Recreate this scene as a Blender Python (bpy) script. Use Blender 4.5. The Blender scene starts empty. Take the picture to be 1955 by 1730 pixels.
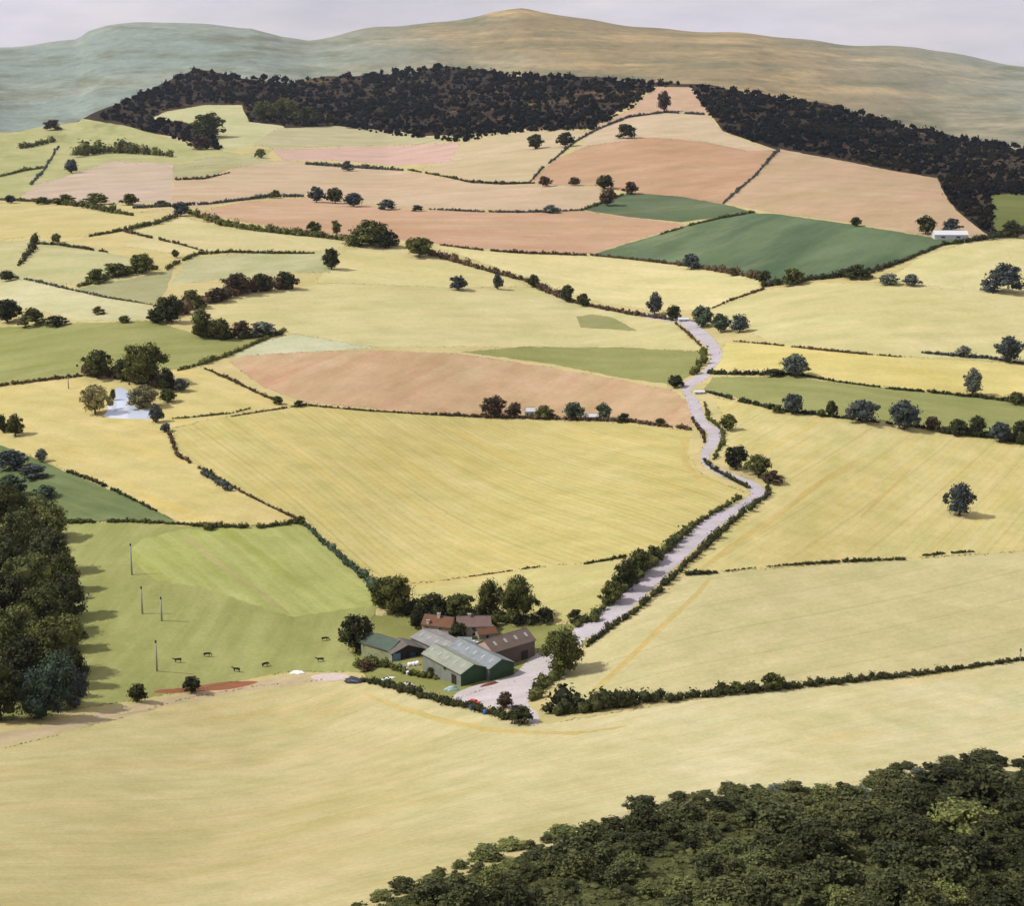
import bpy, bmesh, math, random
import numpy as np
from mathutils import Vector, Matrix, geometry, noise as mnoise
R = math.radians
random.seed(7)
S = bpy.context.scene
COL = S.collection

# ------------------------------------------------------------------ viewpoint and terrain
F = 3008.0; CX, CY = 977.5, 865.0; ZC = 220.0; HOR = 130.0
TH = math.atan((CY - HOR) / F)
CT, ST = math.cos(TH), math.sin(TH)
PROF = [(2600, 95), (2100, 165), (1730, 275), (1550, 375), (1400, 487), (1250, 590), (1150, 655), (1000, 775),
        (800, 1010), (600, 1360), (450, 1800), (400, 2010), (350, 2290), (300, 2640), (250, 3060), (200, 3550),
        (150, 4200), (100, 5000), (40, 6000)]
PX = [p[0] for p in PROF]; PY = [math.log(p[1]) for p in PROF]
SL = [(PY[i+1] - PY[i]) / (PX[i+1] - PX[i]) for i in range(len(PX) - 1)]
MM = [SL[0]] + [2 * SL[i-1] * SL[i] / (SL[i-1] + SL[i]) for i in range(1, len(SL))] + [SL[-1]]

def base_depth(y):
    if y >= PX[0]: return PY[0]
    if y <= PX[-1]: return PY[-1]
    for i in range(len(PX) - 1):
        if PX[i+1] <= y <= PX[i]: break
    h = PX[i+1] - PX[i]; t = (y - PX[i]) / h
    return ((2*t**3 - 3*t*t + 1) * PY[i] + (t**3 - 2*t*t + t) * h * MM[i]
            + (-2*t**3 + 3*t*t) * PY[i+1] + (t**3 - t*t) * h * MM[i+1])

def sstep(a, b, x):
    t = min(1, max(0, (x - a) / (b - a))); return t * t * (3 - 2 * t)

def depth(px, py):
    und = .026 * math.sin(px/210 + py/330 + 1) + .02 * math.sin(px/340 - py/240) + .009 * math.sin(px/120 + py/150)
    farm = math.exp(-((px - 880) / 260)**2 - ((py - 1260) / 110)**2)
    und *= (1 - .85 * farm)
    b = sstep(450, 250, py) * .16 * min(1.6, ((px - 1285) / 430)**2)
    return math.exp(base_depth(py) + und + b)

def ray(px, py, D):
    u = (px - CX) / F; v = (CY - py) / F
    t = D / (CT + v * ST)
    return Vector((u * t, D, ZC + t * (-ST + v * CT))), t

def at(px, py):
    return ray(px, py, depth(px, py))[0]

def pxm(px, py):
    return F / ray(px, py, depth(px, py))[1]

def ppm_dir(p0, p1):
    a, b = at(*p0), at(*p1)
    return math.atan2(b.y - a.y, b.x - a.x)

# ------------------------------------------------------------------ materials
def lin(c, k=1.0):
    return tuple(k * ((x/255) / 12.92 if x/255 <= .04045 else ((x/255 + .055) / 1.055)**2.4) for x in c) + (1,)

def newmat(name):
    m = bpy.data.materials.new(name); m.use_nodes = True
    nt = m.node_tree; nt.nodes.clear()
    out = nt.nodes.new('ShaderNodeOutputMaterial'); b = nt.nodes.new('ShaderNodeBsdfPrincipled')
    b.inputs['Specular IOR Level'].default_value = .15; b.inputs['Roughness'].default_value = .9
    nt.links.new(b.outputs[0], out.inputs[0])
    return m, nt, b

def N(nt, typ, **kw):
    n = nt.nodes.new(typ)
    for k, v in kw.items(): setattr(n, k, v)
    return n

def mix(nt, fac, a, b, mode='MIX'):
    n = nt.nodes.new('ShaderNodeMix'); n.data_type = 'RGBA'; n.blend_type = mode
    for s, v in ((n.inputs[0], fac), (n.inputs[6], a), (n.inputs[7], b)):
        if hasattr(v, 'is_output'): nt.links.new(v, s)
        else: s.default_value = v
    return n.outputs[2]

def noise(nt, vec, scale, detail=4, rough=.55):
    n = N(nt, 'ShaderNodeTexNoise'); n.inputs['Scale'].default_value = scale
    n.inputs['Detail'].default_value = detail; n.inputs['Roughness'].default_value = rough
    nt.links.new(vec, n.inputs['Vector']); return n.outputs['Fac']

def ramp(nt, v, a, b, lo=0., hi=1.):
    n = N(nt, 'ShaderNodeMapRange'); n.inputs[1].default_value = a; n.inputs[2].default_value = b
    n.inputs[3].default_value = lo; n.inputs[4].default_value = hi
    nt.links.new(v, n.inputs[0]); return n.outputs[0]

def mapping(nt, rot=0, scale=(1, 1, 1)):
    tc = N(nt, 'ShaderNodeTexCoord'); m = N(nt, 'ShaderNodeMapping')
    m.vector_type = 'TEXTURE' if False else 'POINT'
    m2 = N(nt, 'ShaderNodeMapping'); m2.inputs['Rotation'].default_value = (0, 0, -rot)
    nt.links.new(tc.outputs['Object'], m2.inputs['Vector'])
    m.inputs['Scale'].default_value = scale
    nt.links.new(m2.outputs[0], m.inputs['Vector'])
    return tc.outputs['Object'], m.outputs[0]

K = .62
_fm = {}
def field_mat(c1, c2, rot=0., ppm=4., streak=.5, c3=None, patch=.4, lines=.0, K=.66):
    """soil, stubble or grass: broad patches, drilled streaks along one direction, fine grain"""
    key = (c1, c2, round(rot, 2), ppm, streak, c3, patch, lines, K)
    if key in _fm: return _fm[key]
    m, nt, b = newmat('field_cover')
    raw, st = mapping(nt, rot, (.010, .16 * min(1, ppm / 4), .05))
    s = ppm / 4.0
    big = noise(nt, raw, .009 * s, 5, .6)
    med = noise(nt, raw, .05 * s, 4, .6)
    fine = noise(nt, raw, .55 * s, 3, .7)
    stk = noise(nt, st, s, 4, .6)
    v = ramp(nt, big, .38, .62)
    v2 = ramp(nt, stk, .35, .65)
    a = N(nt, 'ShaderNodeMath', operation='MULTIPLY_ADD'); a.inputs[1].default_value = streak
    nt.links.new(v2, a.inputs[0])
    a2 = N(nt, 'ShaderNodeMath', operation='MULTIPLY'); a2.inputs[1].default_value = 1 - streak
    nt.links.new(v, a2.inputs[0]); nt.links.new(a2.outputs[0], a.inputs[2])
    c = mix(nt, a.outputs[0], lin(c1, K), lin(c2, K))
    if c3:
        pf = noise(nt, st, .45 * s, 5, .65)
        c = mix(nt, ramp(nt, pf, .56, .66, 0, patch), c, lin(c3, K))
    if lines:
        tw = N(nt, 'ShaderNodeTexWave'); tw.wave_type = 'BANDS'; tw.bands_direction = 'Y'; tw.inputs['Scale'].default_value = .0131 * (2.4 if ppm < 3 else 1.)
        tw.inputs['Distortion'].default_value = .25; tw.inputs['Detail'].default_value = 1
        _, tv = mapping(nt, rot, (.35, 1, 1)); nt.links.new(tv, tw.inputs['Vector'])
        c = mix(nt, ramp(nt, tw.outputs['Fac'], .985, 1., 0, .42 if ppm < 6 else .22), c, lin(tuple(int(q * .91) for q in c1), K))
        w = N(nt, 'ShaderNodeTexWave'); w.wave_type = 'BANDS'; w.bands_direction = 'Y'
        w.inputs['Scale'].default_value = 1.0; w.inputs['Distortion'].default_value = 1.2
        w.inputs['Detail'].default_value = 2
        _, wv = mapping(nt, rot, (.02, .07 * s, .02)); nt.links.new(wv, w.inputs['Vector'])
        c = mix(nt, ramp(nt, w.outputs['Fac'], .75, 1., 0, lines), c, lin(tuple(int(q * .86) for q in c1), K))
    g = mix(nt, ramp(nt, fine, .25, .75, 0, 1), (.88, .88, .87, 1), (1.10, 1.10, 1.11, 1))
    c = mix(nt, 1., c, g, 'MULTIPLY')
    g = mix(nt, ramp(nt, med, .3, .7, 0, 1), (.90, .91, .88, 1), (1.08, 1.07, 1.10, 1))
    c = mix(nt, 1., c, g, 'MULTIPLY')
    _, sw = mapping(nt, rot + .25, (.012, .055, .02)); swp = noise(nt, sw, s, 5, .7)
    g = mix(nt, ramp(nt, swp, .36, .64, 0, 1), (.92, .95, .88, 1), (1.075, 1.045, 1.085, 1))
    c = mix(nt, 1., c, g, 'MULTIPLY')
    nt.links.new(c, b.inputs['Base Color'])
    bp = N(nt, 'ShaderNodeBump'); bp.inputs['Strength'].default_value = .35; bp.inputs['Distance'].default_value = .5
    nt.links.new(fine, bp.inputs['Height']); nt.links.new(bp.outputs[0], b.inputs['Normal'])
    b.inputs['Specular IOR Level'].default_value = .05
    _fm[key] = m
    return m

def leaf_mat(name, dark, light, patch=None):
    m, nt, b = newmat(name)
    g = N(nt, 'ShaderNodeNewGeometry'); oi = N(nt, 'ShaderNodeObjectInfo')
    tc = N(nt, 'ShaderNodeTexCoord')
    c = mix(nt, ramp(nt, g.outputs['Random Per Island'], 0, 1), dark, light)
    nz = noise(nt, tc.outputs['Object'], 3.2, 3, .6)
    hi = tuple(min(1, x * 1.7) for x in light[:2]) + (light[2] * 1.1, 1)
    c = mix(nt, ramp(nt, nz, .55, .75, 0, .75), c, hi)
    if patch:
        pz = noise(nt, tc.outputs['Object'], .006, 4, .6)
        c = mix(nt, ramp(nt, pz, .47, .6, 0, .85), c, patch)
    br = mix(nt, oi.outputs['Random'], (.72, .74, .78, 1), (1.25, 1.2, 1.1, 1))
    c = mix(nt, 1., c, br, 'MULTIPLY')
    nt.links.new(c, b.inputs['Base Color']); b.inputs['Roughness'].default_value = .75
    b.inputs['Specular IOR Level'].default_value = 0. if patch else .12
    return m
LEAF = {
    'oak': leaf_mat('olive_leaves', (.028, .034, .010, 1), (.112, .120, .032, 1)),
    'dark': leaf_mat('dark_leaves', (.014, .017, .008, 1), (.052, .058, .020, 1)),
    'blue': leaf_mat('blue_green_leaves', (.022, .028, .027, 1), (.080, .098, .098, 1)),
    'grey': leaf_mat('grey_leaves', (.06, .07, .058, 1), (.17, .19, .155, 1)),
    'brown': leaf_mat('brown_leaves', (.030, .022, .014, 1), (.105, .070, .040, 1)),
    'pale': leaf_mat('pale_leaves', (.13, .12, .055, 1), (.29, .265, .13, 1)),
    'mid': leaf_mat('mid_olive_leaves', (.050, .062, .020, 1), (.165, .180, .060, 1)),
    'scrub': leaf_mat('scrub_leaves', (.028, .034, .014, 1), (.096, .104, .038, 1)),
    'wood': leaf_mat('ridge_leaves', (.0022, .003, .004, 1), (.008, .0095, .012, 1), (.013, .012, .009, 1)),
    'teal': leaf_mat('teal_leaves', (.022, .036, .022, 1), (.075, .110, .070, 1)),
}
def plain(name, rgb, rough=.8, var=.15, scale=.6, spec=.2, metal=0., dirt=None):
    m, nt, b = newmat(name)
    tc = N(nt, 'ShaderNodeTexCoord')
    n = noise(nt, tc.outputs['Object'], scale, 5, .65)
    d = dirt if dirt else tuple(x * .75 for x in rgb[:3]) + (1,)
    c = mix(nt, ramp(nt, n, .35, .7, 0, min(1, var * 3)), rgb, d)
    n2 = noise(nt, tc.outputs['Object'], scale * 7, 3, .7)
    c = mix(nt, 1., c, mix(nt, ramp(nt, n2, .3, .7), (1 - var, 1 - var, 1 - var, 1), (1 + var, 1 + var, 1 + var, 1)), 'MULTIPLY')
    nt.links.new(c, b.inputs['Base Color'])
    b.inputs['Roughness'].default_value = rough; b.inputs['Specular IOR Level'].default_value = spec
    b.inputs['Metallic'].default_value = metal
    return m
def sheet(name, rgb, var=.12, pitch=1.2, ax='X', rough=.6):
    """profiled roofing or cladding: ribs across the sheet, weathering in patches"""
    m, nt, b = newmat(name)
    tc = N(nt, 'ShaderNodeTexCoord')
    w = N(nt, 'ShaderNodeTexWave'); w.bands_direction = ax; w.inputs['Scale'].default_value = pitch
    w.inputs['Distortion'].default_value = .15; nt.links.new(tc.outputs['Object'], w.inputs['Vector'])
    n = noise(nt, tc.outputs['Object'], .35, 5, .7)
    c = mix(nt, ramp(nt, n, .38, .68), rgb, tuple(x * .74 for x in rgb[:3]) + (1,))
    c = mix(nt, 1., c, mix(nt, w.outputs['Fac'], (1 - var, 1 - var, 1 - var, 1), (1 + var * .5,) * 3 + (1,)), 'MULTIPLY')
    nt.links.new(c, b.inputs['Base Color']); b.inputs['Roughness'].default_value = rough
    bp = N(nt, 'ShaderNodeBump'); bp.inputs['Strength'].default_value = .4; bp.inputs['Distance'].default_value = .08
    nt.links.new(w.outputs['Fac'], bp.inputs['Height']); nt.links.new(bp.outputs[0], b.inputs['Normal'])
    return m
M = dict(
    bark=plain('bark', (.075, .055, .04, 1), .9, .25, 2),
    road=None,
    pale_roof=sheet('grey_green_roof_sheet', lin((176, 182, 160), K)), blue_roof=sheet('blue_grey_roof_sheet', lin((158, 166, 168), K)),
    lav_roof=sheet('grey_roof_sheet', lin((172, 170, 164), K)), green_roof=sheet('dark_green_roof_sheet', lin((98, 116, 100), K)),
    brown_roof=sheet('brown_roof_sheet', lin((134, 116, 104), K)), tile=sheet('orange_tile', lin((138, 96, 68), K), .25, 2.2),
    mauve=sheet('mauve_tile', lin((150, 124, 116), K), .2, 2.2), slate=sheet('grey_roof_weathered', lin((128, 122, 112), K)),
    green_clad=sheet('green_cladding', lin((58, 86, 60), .8), .15, 1.6), grey_clad=sheet('grey_cladding', lin((160, 166, 156), K), .12, 1.6, 'Y'),
    brown_wall=sheet('brown_boards', lin((112, 96, 88), .8), .2, 1.8, 'Y'), pale_green=sheet('pale_green_boards', lin((186, 190, 150), K), .1, 1.6, 'Y'),
    dark_wood=plain('dark_timber', (.03, .025, .02, 1), .9, .2), blue_door=plain('blue_paint', lin((104, 136, 168), .8), .5, .12),
    blue_dark=plain('deep_blue_paint', lin((52, 74, 110), .8), .5, .12), pink_wall=plain('pink_render', lin((196, 168, 152), .8), .85, .14),
    cream=plain('cream_render', lin((196, 190, 168), .75), .85, .12), white=plain('white_paint', (.54, .54, .55, 1), .4, .06, .5, .4),
    white_tarp=plain('white_plastic', (.74, .74, .76, 1), .35, .07, 1, .4), red=plain('red_paint', (.50, .035, .02, 1), .4, .1, 1, .4),
    glass=plain('dark_glass', (.02, .025, .03, 1), .12, .05, 1, .5), tyre=plain('tyre_rubber', (.02, .02, .02, 1), .85, .1),
    teal_tarp=plain('teal_tarpaulin', (.10, .22, .19, 1), .5, .25, 1.2, .3, dirt=(.5, .6, .6, 1)), rust=plain('rusty_iron', (.25, .09, .05, 1), .85, .3, 2),
    navy=plain('black_plastic_sheet', (.022, .028, .042, 1), .4, .25, .8, .4), soil=None,
    hide=plain('dark_hide', (.03, .022, .018, 1), .8, .2, 1.5), pole=plain('weathered_pole', (.34, .35, .31, 1), .85, .2, 1),
    pole_cap=plain('dark_pole_cap', (.04, .045, .045, 1), .8, .1), brick=plain('chimney_render', lin((205, 190, 182), .75), .9, .15),
    pink_sheet=plain('pale_pink_concrete', lin((216, 198, 200), .75), .85, .1), blue_drum=plain('blue_plastic', (.03, .09, .38, 1), .45, .1),
    skylight=plain('roof_light', (.30, .32, .31, 1), .3, .1, 1, .4),
    greenhouse=plain('greenhouse_glass', (.20, .23, .23, 1), .15, .2, 1.2, .5), stone=plain('grey_stone', (.24, .24, .22, 1), .9, .2, 1),
)

# ------------------------------------------------------------------ object helpers
def mesh_obj(name, verts, faces, mat, parent=None, smooth=False, loc=None):
    me = bpy.data.meshes.new(name); me.from_pydata([tuple(v) for v in verts], [], faces); me.update()
    for m in (mat if isinstance(mat, (list, tuple)) else [mat]): me.materials.append(m)
    if smooth: me.polygons.foreach_set('use_smooth', [True] * len(me.polygons))
    o = bpy.data.objects.new(name, me); COL.objects.link(o)
    if parent: o.parent = parent
    if loc is not None: o.location = loc
    return o

def link_copy(name, me, parent=None, loc=None, scale=None, rz=0):
    o = bpy.data.objects.new(name, me); COL.objects.link(o)
    if parent: o.parent = parent
    if loc is not None: o.location = loc
    if scale is not None: o.scale = scale
    o.rotation_euler.z = rz
    return o

def tag(o, label=None, cat=None, group=None, kind=None):
    if label: o['label'] = label
    if cat: o['category'] = cat
    if group: o['group'] = group
    if kind: o['kind'] = kind
    return o

def empty(name, loc, rz=0, **kw):
    o = bpy.data.objects.new(name, None); COL.objects.link(o); o.location = loc; o.rotation_euler.z = rz
    o.empty_display_size = 1
    return tag(o, **kw)

class MB:
    def __init__(s): s.v = []; s.f = []
    def poly(s, vs, fs):
        n = len(s.v); s.v += [tuple(v) for v in vs]; s.f += [tuple(i + n for i in f) for f in fs]; return s
    def box(s, a, b):
        (x0, y0, z0), (x1, y1, z1) = a, b
        return s.poly([(x0,y0,z0),(x1,y0,z0),(x1,y1,z0),(x0,y1,z0),(x0,y0,z1),(x1,y0,z1),(x1,y1,z1),(x0,y1,z1)],
                      [(0,3,2,1),(4,5,6,7),(0,1,5,4),(1,2,6,5),(2,3,7,6),(3,0,4,7)])
    def prism(s, prof, y0, y1):
        """prof: list of (x,z) counter-clockwise, extruded along y"""
        n = len(prof)
        return s.poly([(x, y0, z) for x, z in prof] + [(x, y1, z) for x, z in prof],
                      [tuple(range(n)), tuple(range(2*n - 1, n - 1, -1))] + [((i+1) % n, i, i + n, (i+1) % n + n) for i in range(n)])
    def tube(s, pts, rads, n=8):
        base = len(s.v)
        for k, (p, r) in enumerate(zip(pts, rads)):
            p = Vector(p); q = Vector(pts[min(k+1, len(pts)-1)]) - Vector(pts[max(k-1, 0)])
            q.normalize(); a = q.orthogonal().normalized(); b = q.cross(a)
            for i in range(n):
                t = 2 * math.pi * i / n; s.v.append(tuple(p + r * (math.cos(t) * a + math.sin(t) * b)))
        for k in range(len(pts) - 1):
            for i in range(n):
                j = (i + 1) % n
                s.f.append((base + k*n + i, base + k*n + j, base + (k+1)*n + j, base + (k+1)*n + i))
        s.f.append(tuple(base + i for i in range(n - 1, -1, -1)))
        s.f.append(tuple(base + (len(pts)-1)*n + i for i in range(n)))
        return s
    def cyl(s, c, ax, r, h, n=14):
        a = Vector(ax).normalized(); c = Vector(c)
        return s.tube([c - a*h/2, c + a*h/2], [r, r], n)
    def build(s, name, mat, parent=None, smooth=False, loc=None):
        return mesh_obj(name, s.v, s.f, mat, parent, smooth, loc)

# ------------------------------------------------------------------ fields: one sheet of ground cut along its boundaries
CREST = [(-900, 262), (0, 252), (60, 243), (150, 232), (190, 215), (240, 190), (290, 168), (340, 142), (370, 134), (440, 146),
         (540, 156), (640, 148), (760, 138), (860, 128), (940, 138), (1000, 143), (1120, 148), (1250, 156), (1330, 162),
         (1400, 172), (1500, 188), (1600, 206), (1680, 226), (1750, 246), (1850, 268), (1955, 284), (2850, 350)]
CRX = [p[0] for p in CREST]; CRY = [p[1] for p in CREST]
def crest(x): return float(np.interp(x, CRX, CRY)) + 3 * math.sin(x / 37.) + 2 * math.sin(x / 17.)

STRAW = ((206, 190, 128), (216, 202, 146))
PINK = ((208, 168, 136), (216, 184, 152))
ROT = lambda a, b: ppm_dir(a, b)
FIELDS = []   # (name, label, polygon, material args)
def field(name, label, poly, c1, c2, d=None, streak=.5, c3=None, patch=.4, lines=0, mat=None):
    if mat is None:
        cx = sum(p[0] for p in poly) / len(poly); cy = sum(p[1] for p in poly) / len(poly)
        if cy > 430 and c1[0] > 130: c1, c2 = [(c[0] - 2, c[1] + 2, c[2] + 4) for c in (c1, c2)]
        cx = min(1955, max(0, cx)); cy = min(1730, max(260, cy))
        pp = pxm(cx, cy); pp = 6 if pp > 5 else 4 if pp > 3 else 2.4 if pp > 1.9 else 1.4
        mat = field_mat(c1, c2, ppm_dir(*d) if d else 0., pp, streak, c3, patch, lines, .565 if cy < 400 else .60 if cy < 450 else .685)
    FIELDS.append((name, label, poly, mat))
OCH = (206, 170, 84)
# far and middle distance
field('woodland_floor', None, [(-900, 200), (-900, 262), (0, 252), (150, 232), (340, 262), (400, 285), (560, 270), (760, 262), (1000, 250), (1130, 245), (1250, 165), (1320, 166), (1380, 250), (1480, 285), (1700, 328), (1790, 342), (1800, 380), (1890, 455), (1960, 445), (2850, 470), (2850, 200), (1955, 60), (900, 60)], (36, 33, 30), (88, 72, 53), ((0, 250), (400, 250)), .7, (180, 146, 100), .5)
field('field', 'pale green hill field at the left foot of the dark wooded ridge', [(-900, 262), (0, 240), (150, 225), (240, 240), (330, 265), (460, 295), (520, 285), (500, 310), (330, 320), (215, 308), (110, 342), (20, 382), (-900, 400)], (186, 186, 124), (206, 204, 146), ((0, 350), (110, 270)), .5, (150, 156, 92), .6)
field('field', 'light yellow clearing enclosed by dark woods on the ridge', [(285, 227), (320, 212), (390, 200), (462, 200), (475, 232), (540, 240), (560, 268), (480, 280), (425, 290), (410, 250), (350, 232)], (206, 204, 150), (218, 216, 166), ((290, 225), (480, 240)), .4)
field('field', 'pale green slope below the ridge wood, right of the light clearing', [(480, 275), (530, 245), (640, 240), (760, 250), (820, 262), (1000, 248), (820, 275), (640, 280), (520, 283)], (196, 190, 146), (212, 202, 160), ((500, 270), (800, 262)), .5)
field('field', 'small green knoll field beside a dark hedge, left of the long pink strip', [(330, 318), (400, 300), (505, 300), (530, 312), (440, 322), (385, 344), (330, 342)], (188, 182, 132), (202, 198, 150), ((330, 330), (500, 305)), .5)
field('field', 'bright pink strip field under the ridge wood', [(520, 285), (640, 282), (820, 276), (880, 270), (860, 310), (760, 316), (640, 306), (540, 305)], (220, 184, 166), (226, 194, 174), ((520, 290), (820, 280)), .6)
field('field', 'pale straw slope between the pink strip and the conical hill', [(880, 272), (1000, 246), (1130, 250), (1060, 300), (1010, 348), (900, 347), (800, 322), (860, 310)], (216, 194, 154), (220, 202, 164), ((880, 300), (1050, 290)), .4)
field('field', 'pale pink field at the far left above the dark bush row', [(30, 384), (70, 352), (110, 341), (215, 307), (330, 312), (330, 386), (250, 388), (130, 386)], (214, 192, 166), (220, 200, 176), ((40, 380), (320, 360)), .6)
field('field', 'long cream pink field across the middle of the far slope', [(330, 342), (385, 344), (450, 320), (545, 306), (640, 312), (800, 330), (900, 349), (1010, 351), (1150, 358), (1145, 385), (1100, 402), (1000, 403), (760, 396), (590, 372), (470, 380), (380, 398), (330, 390)], (216, 188, 152), (222, 200, 166), ((350, 370), (900, 365)), .6, (222, 196, 172), .4)
field('field', 'broad salmon pink field left of the dark green fields', [(370, 406), (470, 384), (590, 377), (760, 398), (1000, 405), (1110, 402), (1200, 414), (1310, 428), (1240, 450), (1130, 484), (980, 480), (840, 466), (700, 452), (560, 440)], (206, 166, 132), (216, 184, 150), ((600, 430), (1100, 440)), .6, (208, 158, 126), .5)
field('field', 'small pink sliver field between two dark hedges at the left', [(255, 408), (300, 400), (345, 402), (340, 412), (290, 416)], (214, 188, 160), (220, 196, 170))
field('field', 'cone shaped pale pink hilltop field', [(1125, 250), (1160, 225), (1200, 212), (1252, 166), (1320, 166), (1336, 190), (1352, 218), (1280, 214), (1200, 222), (1140, 246)], (214, 178, 146), (222, 192, 160), ((1150, 240), (1280, 180)), .5)
field('field', 'cream upper slope of the conical hill below its hilltop field', [(1130, 250), (1200, 222), (1280, 215), (1352, 218), (1380, 252), (1440, 275), (1480, 287), (1430, 290), (1340, 270), (1240, 262), (1120, 280), (1080, 300)], (220, 196, 160), (224, 204, 170), ((1100, 280), (1400, 250)), .5)
field('field', 'salmon slope at the heart of the conical hill', [(1060, 304), (1120, 278), (1240, 262), (1340, 270), (1430, 288), (1485, 286), (1440, 340), (1380, 388), (1300, 376), (1200, 368), (1150, 356), (1010, 351)], (206, 162, 126), (214, 180, 144), ((1100, 340), (1400, 300)), .6, (218, 190, 154), .6)
field('field', 'wide beige field on the right flank of the conical hill', [(1488, 284), (1600, 305), (1700, 325), (1790, 340), (1812, 385), (1840, 415), (1892, 452), (1780, 452), (1640, 428), (1480, 406), (1400, 392), (1382, 386), (1440, 340)], (206, 176, 140), (214, 188, 150), ((1400, 380), (1700, 330)), .6, (210, 170, 136), .4)
field('field', 'narrow dark green crop strip at the foot of the conical hill', [(1108, 400), (1150, 384), (1200, 368), (1300, 375), (1400, 393), (1432, 404), (1380, 414), (1300, 424), (1200, 414)], (92, 110, 80), (124, 138, 102), ((1110, 400), (1300, 385)), .6, (150, 160, 116), .5)
field('field', 'large dark green crop field below the conical hill', [(1128, 486), (1240, 452), (1310, 430), (1400, 406), (1480, 408), (1640, 430), (1780, 453), (1885, 455), (1800, 470), (1720, 500), (1650, 522), (1560, 531), (1475, 540), (1450, 528), (1300, 504)], (78, 98, 72), (112, 130, 94), ((1200, 490), (1420, 410)), .75, (140, 150, 110), .6)
field('field', 'green patch at the right edge under the ridge wood', [(1890, 372), (1960, 368), (2850, 400), (2850, 460), (1955, 430), (1900, 445)], (108, 118, 62), (132, 138, 78))
field('field', 'pale yellow field left of the dark green crop field', [(830, 470), (980, 482), (1130, 487), (1300, 506), (1450, 532), (1460, 552), (1350, 592), (1240, 592), (1120, 572), (1010, 532)], (216, 200, 138), (224, 210, 154), ((850, 480), (1400, 560)), .4)
field('field', 'pale yellow field below the dark green crop at the right edge', [(1700, 528), (1760, 490), (1850, 462), (1955, 456), (2850, 480), (2850, 600), (1955, 552), (1850, 556), (1740, 545)], (212, 198, 138), (218, 206, 148), ((1700, 530), (1900, 500)), .4)
field('field', 'wide pale straw field on the right beyond the lane', [(1350, 592), (1470, 552), (1560, 540), (1700, 540), (1955, 560), (2850, 610), (2850, 760), (1955, 692), (1720, 680), (1600, 671), (1470, 655), (1430, 632)], (206, 192, 132), (216, 204, 146), ((1400, 620), (1900, 580)), .45)
field('field', 'bright yellow strip field right of the lane bend', [(1385, 655), (1470, 655), (1600, 672), (1720, 682), (1955, 694), (2850, 765), (2850, 850), (1955, 766), (1750, 744), (1600, 728), (1500, 714), (1350, 712)], (216, 196, 118), (222, 206, 138), ((1400, 690), (1900, 730)), .5)
field('field', 'green strip field right of the lane, above the bush row', [(1342, 745), (1360, 720), (1500, 718), (1600, 731), (1750, 747), (1955, 769), (2850, 855), (2850, 945), (1955, 838), (1820, 820), (1700, 805), (1500, 780)], (146, 146, 86), (164, 162, 100), ((1400, 730), (1900, 800)), .5)
field('field', 'yellow field with a lone tree on the right', [(1365, 760), (1500, 783), (1700, 808), (1820, 823), (1955, 841), (2850, 945), (2850, 1010), (1955, 1052), (1700, 1068), (1550, 1078), (1310, 1097), (1300, 1080), (1400, 990), (1480, 925), (1440, 890), (1370, 870), (1385, 820)], (206, 188, 118), (216, 202, 140), ((1300, 1090), (1640, 880)), .55, (218, 194, 104), .5, .15)
field('field', 'smooth straw field right of the farm', [(1310, 1098), (1550, 1080), (1700, 1070), (1955, 1054), (2850, 1012), (2850, 1190), (1955, 1258), (1780, 1286), (1600, 1305), (1300, 1336), (1060, 1345), (1060, 1300), (1130, 1225), (1220, 1170)], (204, 190, 134), (212, 199, 146), ((1200, 1280), (1900, 1130)), .5, (214, 200, 146), .4, .12)
field('field', 'pale mid straw field left of the lane, above the salmon field', [(640, 540), (870, 550), (1010, 548), (1120, 580), (1280, 612), (1345, 670), (1200, 664), (1000, 662), (700, 662), (540, 632), (350, 600), (460, 562)], (204, 190, 130), (214, 202, 146), ((450, 600), (1200, 600)), .45)
field('field', 'small olive green patch in the straw field near the lane', [(1100, 604), (1130, 600), (1168, 606), (1218, 632), (1160, 628), (1108, 625)], (150, 148, 92), (160, 156, 102))
field('field', 'straw field with two dark shrubs left of the brown hedge', [(650, 480), (730, 466), (830, 482), (930, 512), (1010, 546), (870, 550), (640, 540), (600, 540)], (208, 192, 130), (216, 202, 144), ((650, 500), (950, 540)), .45)
field('field', 'grey green meadow left of centre among dark copses', [(325, 545), (360, 492), (500, 482), (640, 480), (630, 520), (560, 520), (440, 530)], (186, 180, 130), (196, 190, 142), ((340, 530), (600, 490)), .5, (160, 160, 120), .5)
field('field', 'yellow corner field at the left edge below the bush row', [(-900, 420), (0, 388), (40, 388), (130, 388), (200, 408), (330, 402), (300, 425), (180, 452), (0, 455), (-900, 470)], (212, 196, 132), (218, 206, 146), ((0, 420), (250, 410)), .5, (222, 192, 90), .3)
field('field', 'pale straw field at the left under the long dark hedge', [(260, 440), (340, 412), (400, 428), (560, 448), (690, 460), (640, 476), (500, 480), (360, 488), (240, 470)], (208, 192, 134), (214, 200, 146), ((300, 440), (650, 465)), .5)
field('field', 'grey green rough meadow at the left edge', [(-900, 500), (0, 462), (80, 458), (240, 490), (300, 500), (250, 530), (160, 545), (0, 530), (-900, 560)], (196, 186, 130), (188, 184, 136), ((0, 500), (250, 500)), .5, (156, 156, 112), .6)
field('field', 'dull green meadow below the leaning tree line at the left', [(150, 550), (250, 532), (330, 515), (320, 550), (300, 580), (200, 570)], (164, 160, 112), (176, 170, 122), ((150, 550), (320, 530)), .5)
field('field', 'pale cream field at the left edge above the dark thicket', [(-900, 580), (0, 535), (60, 532), (190, 568), (300, 585), (280, 610), (150, 612), (60, 590), (-900, 640)], (204, 194, 144), (212, 204, 158), ((0, 545), (280, 600)), .5)
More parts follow.
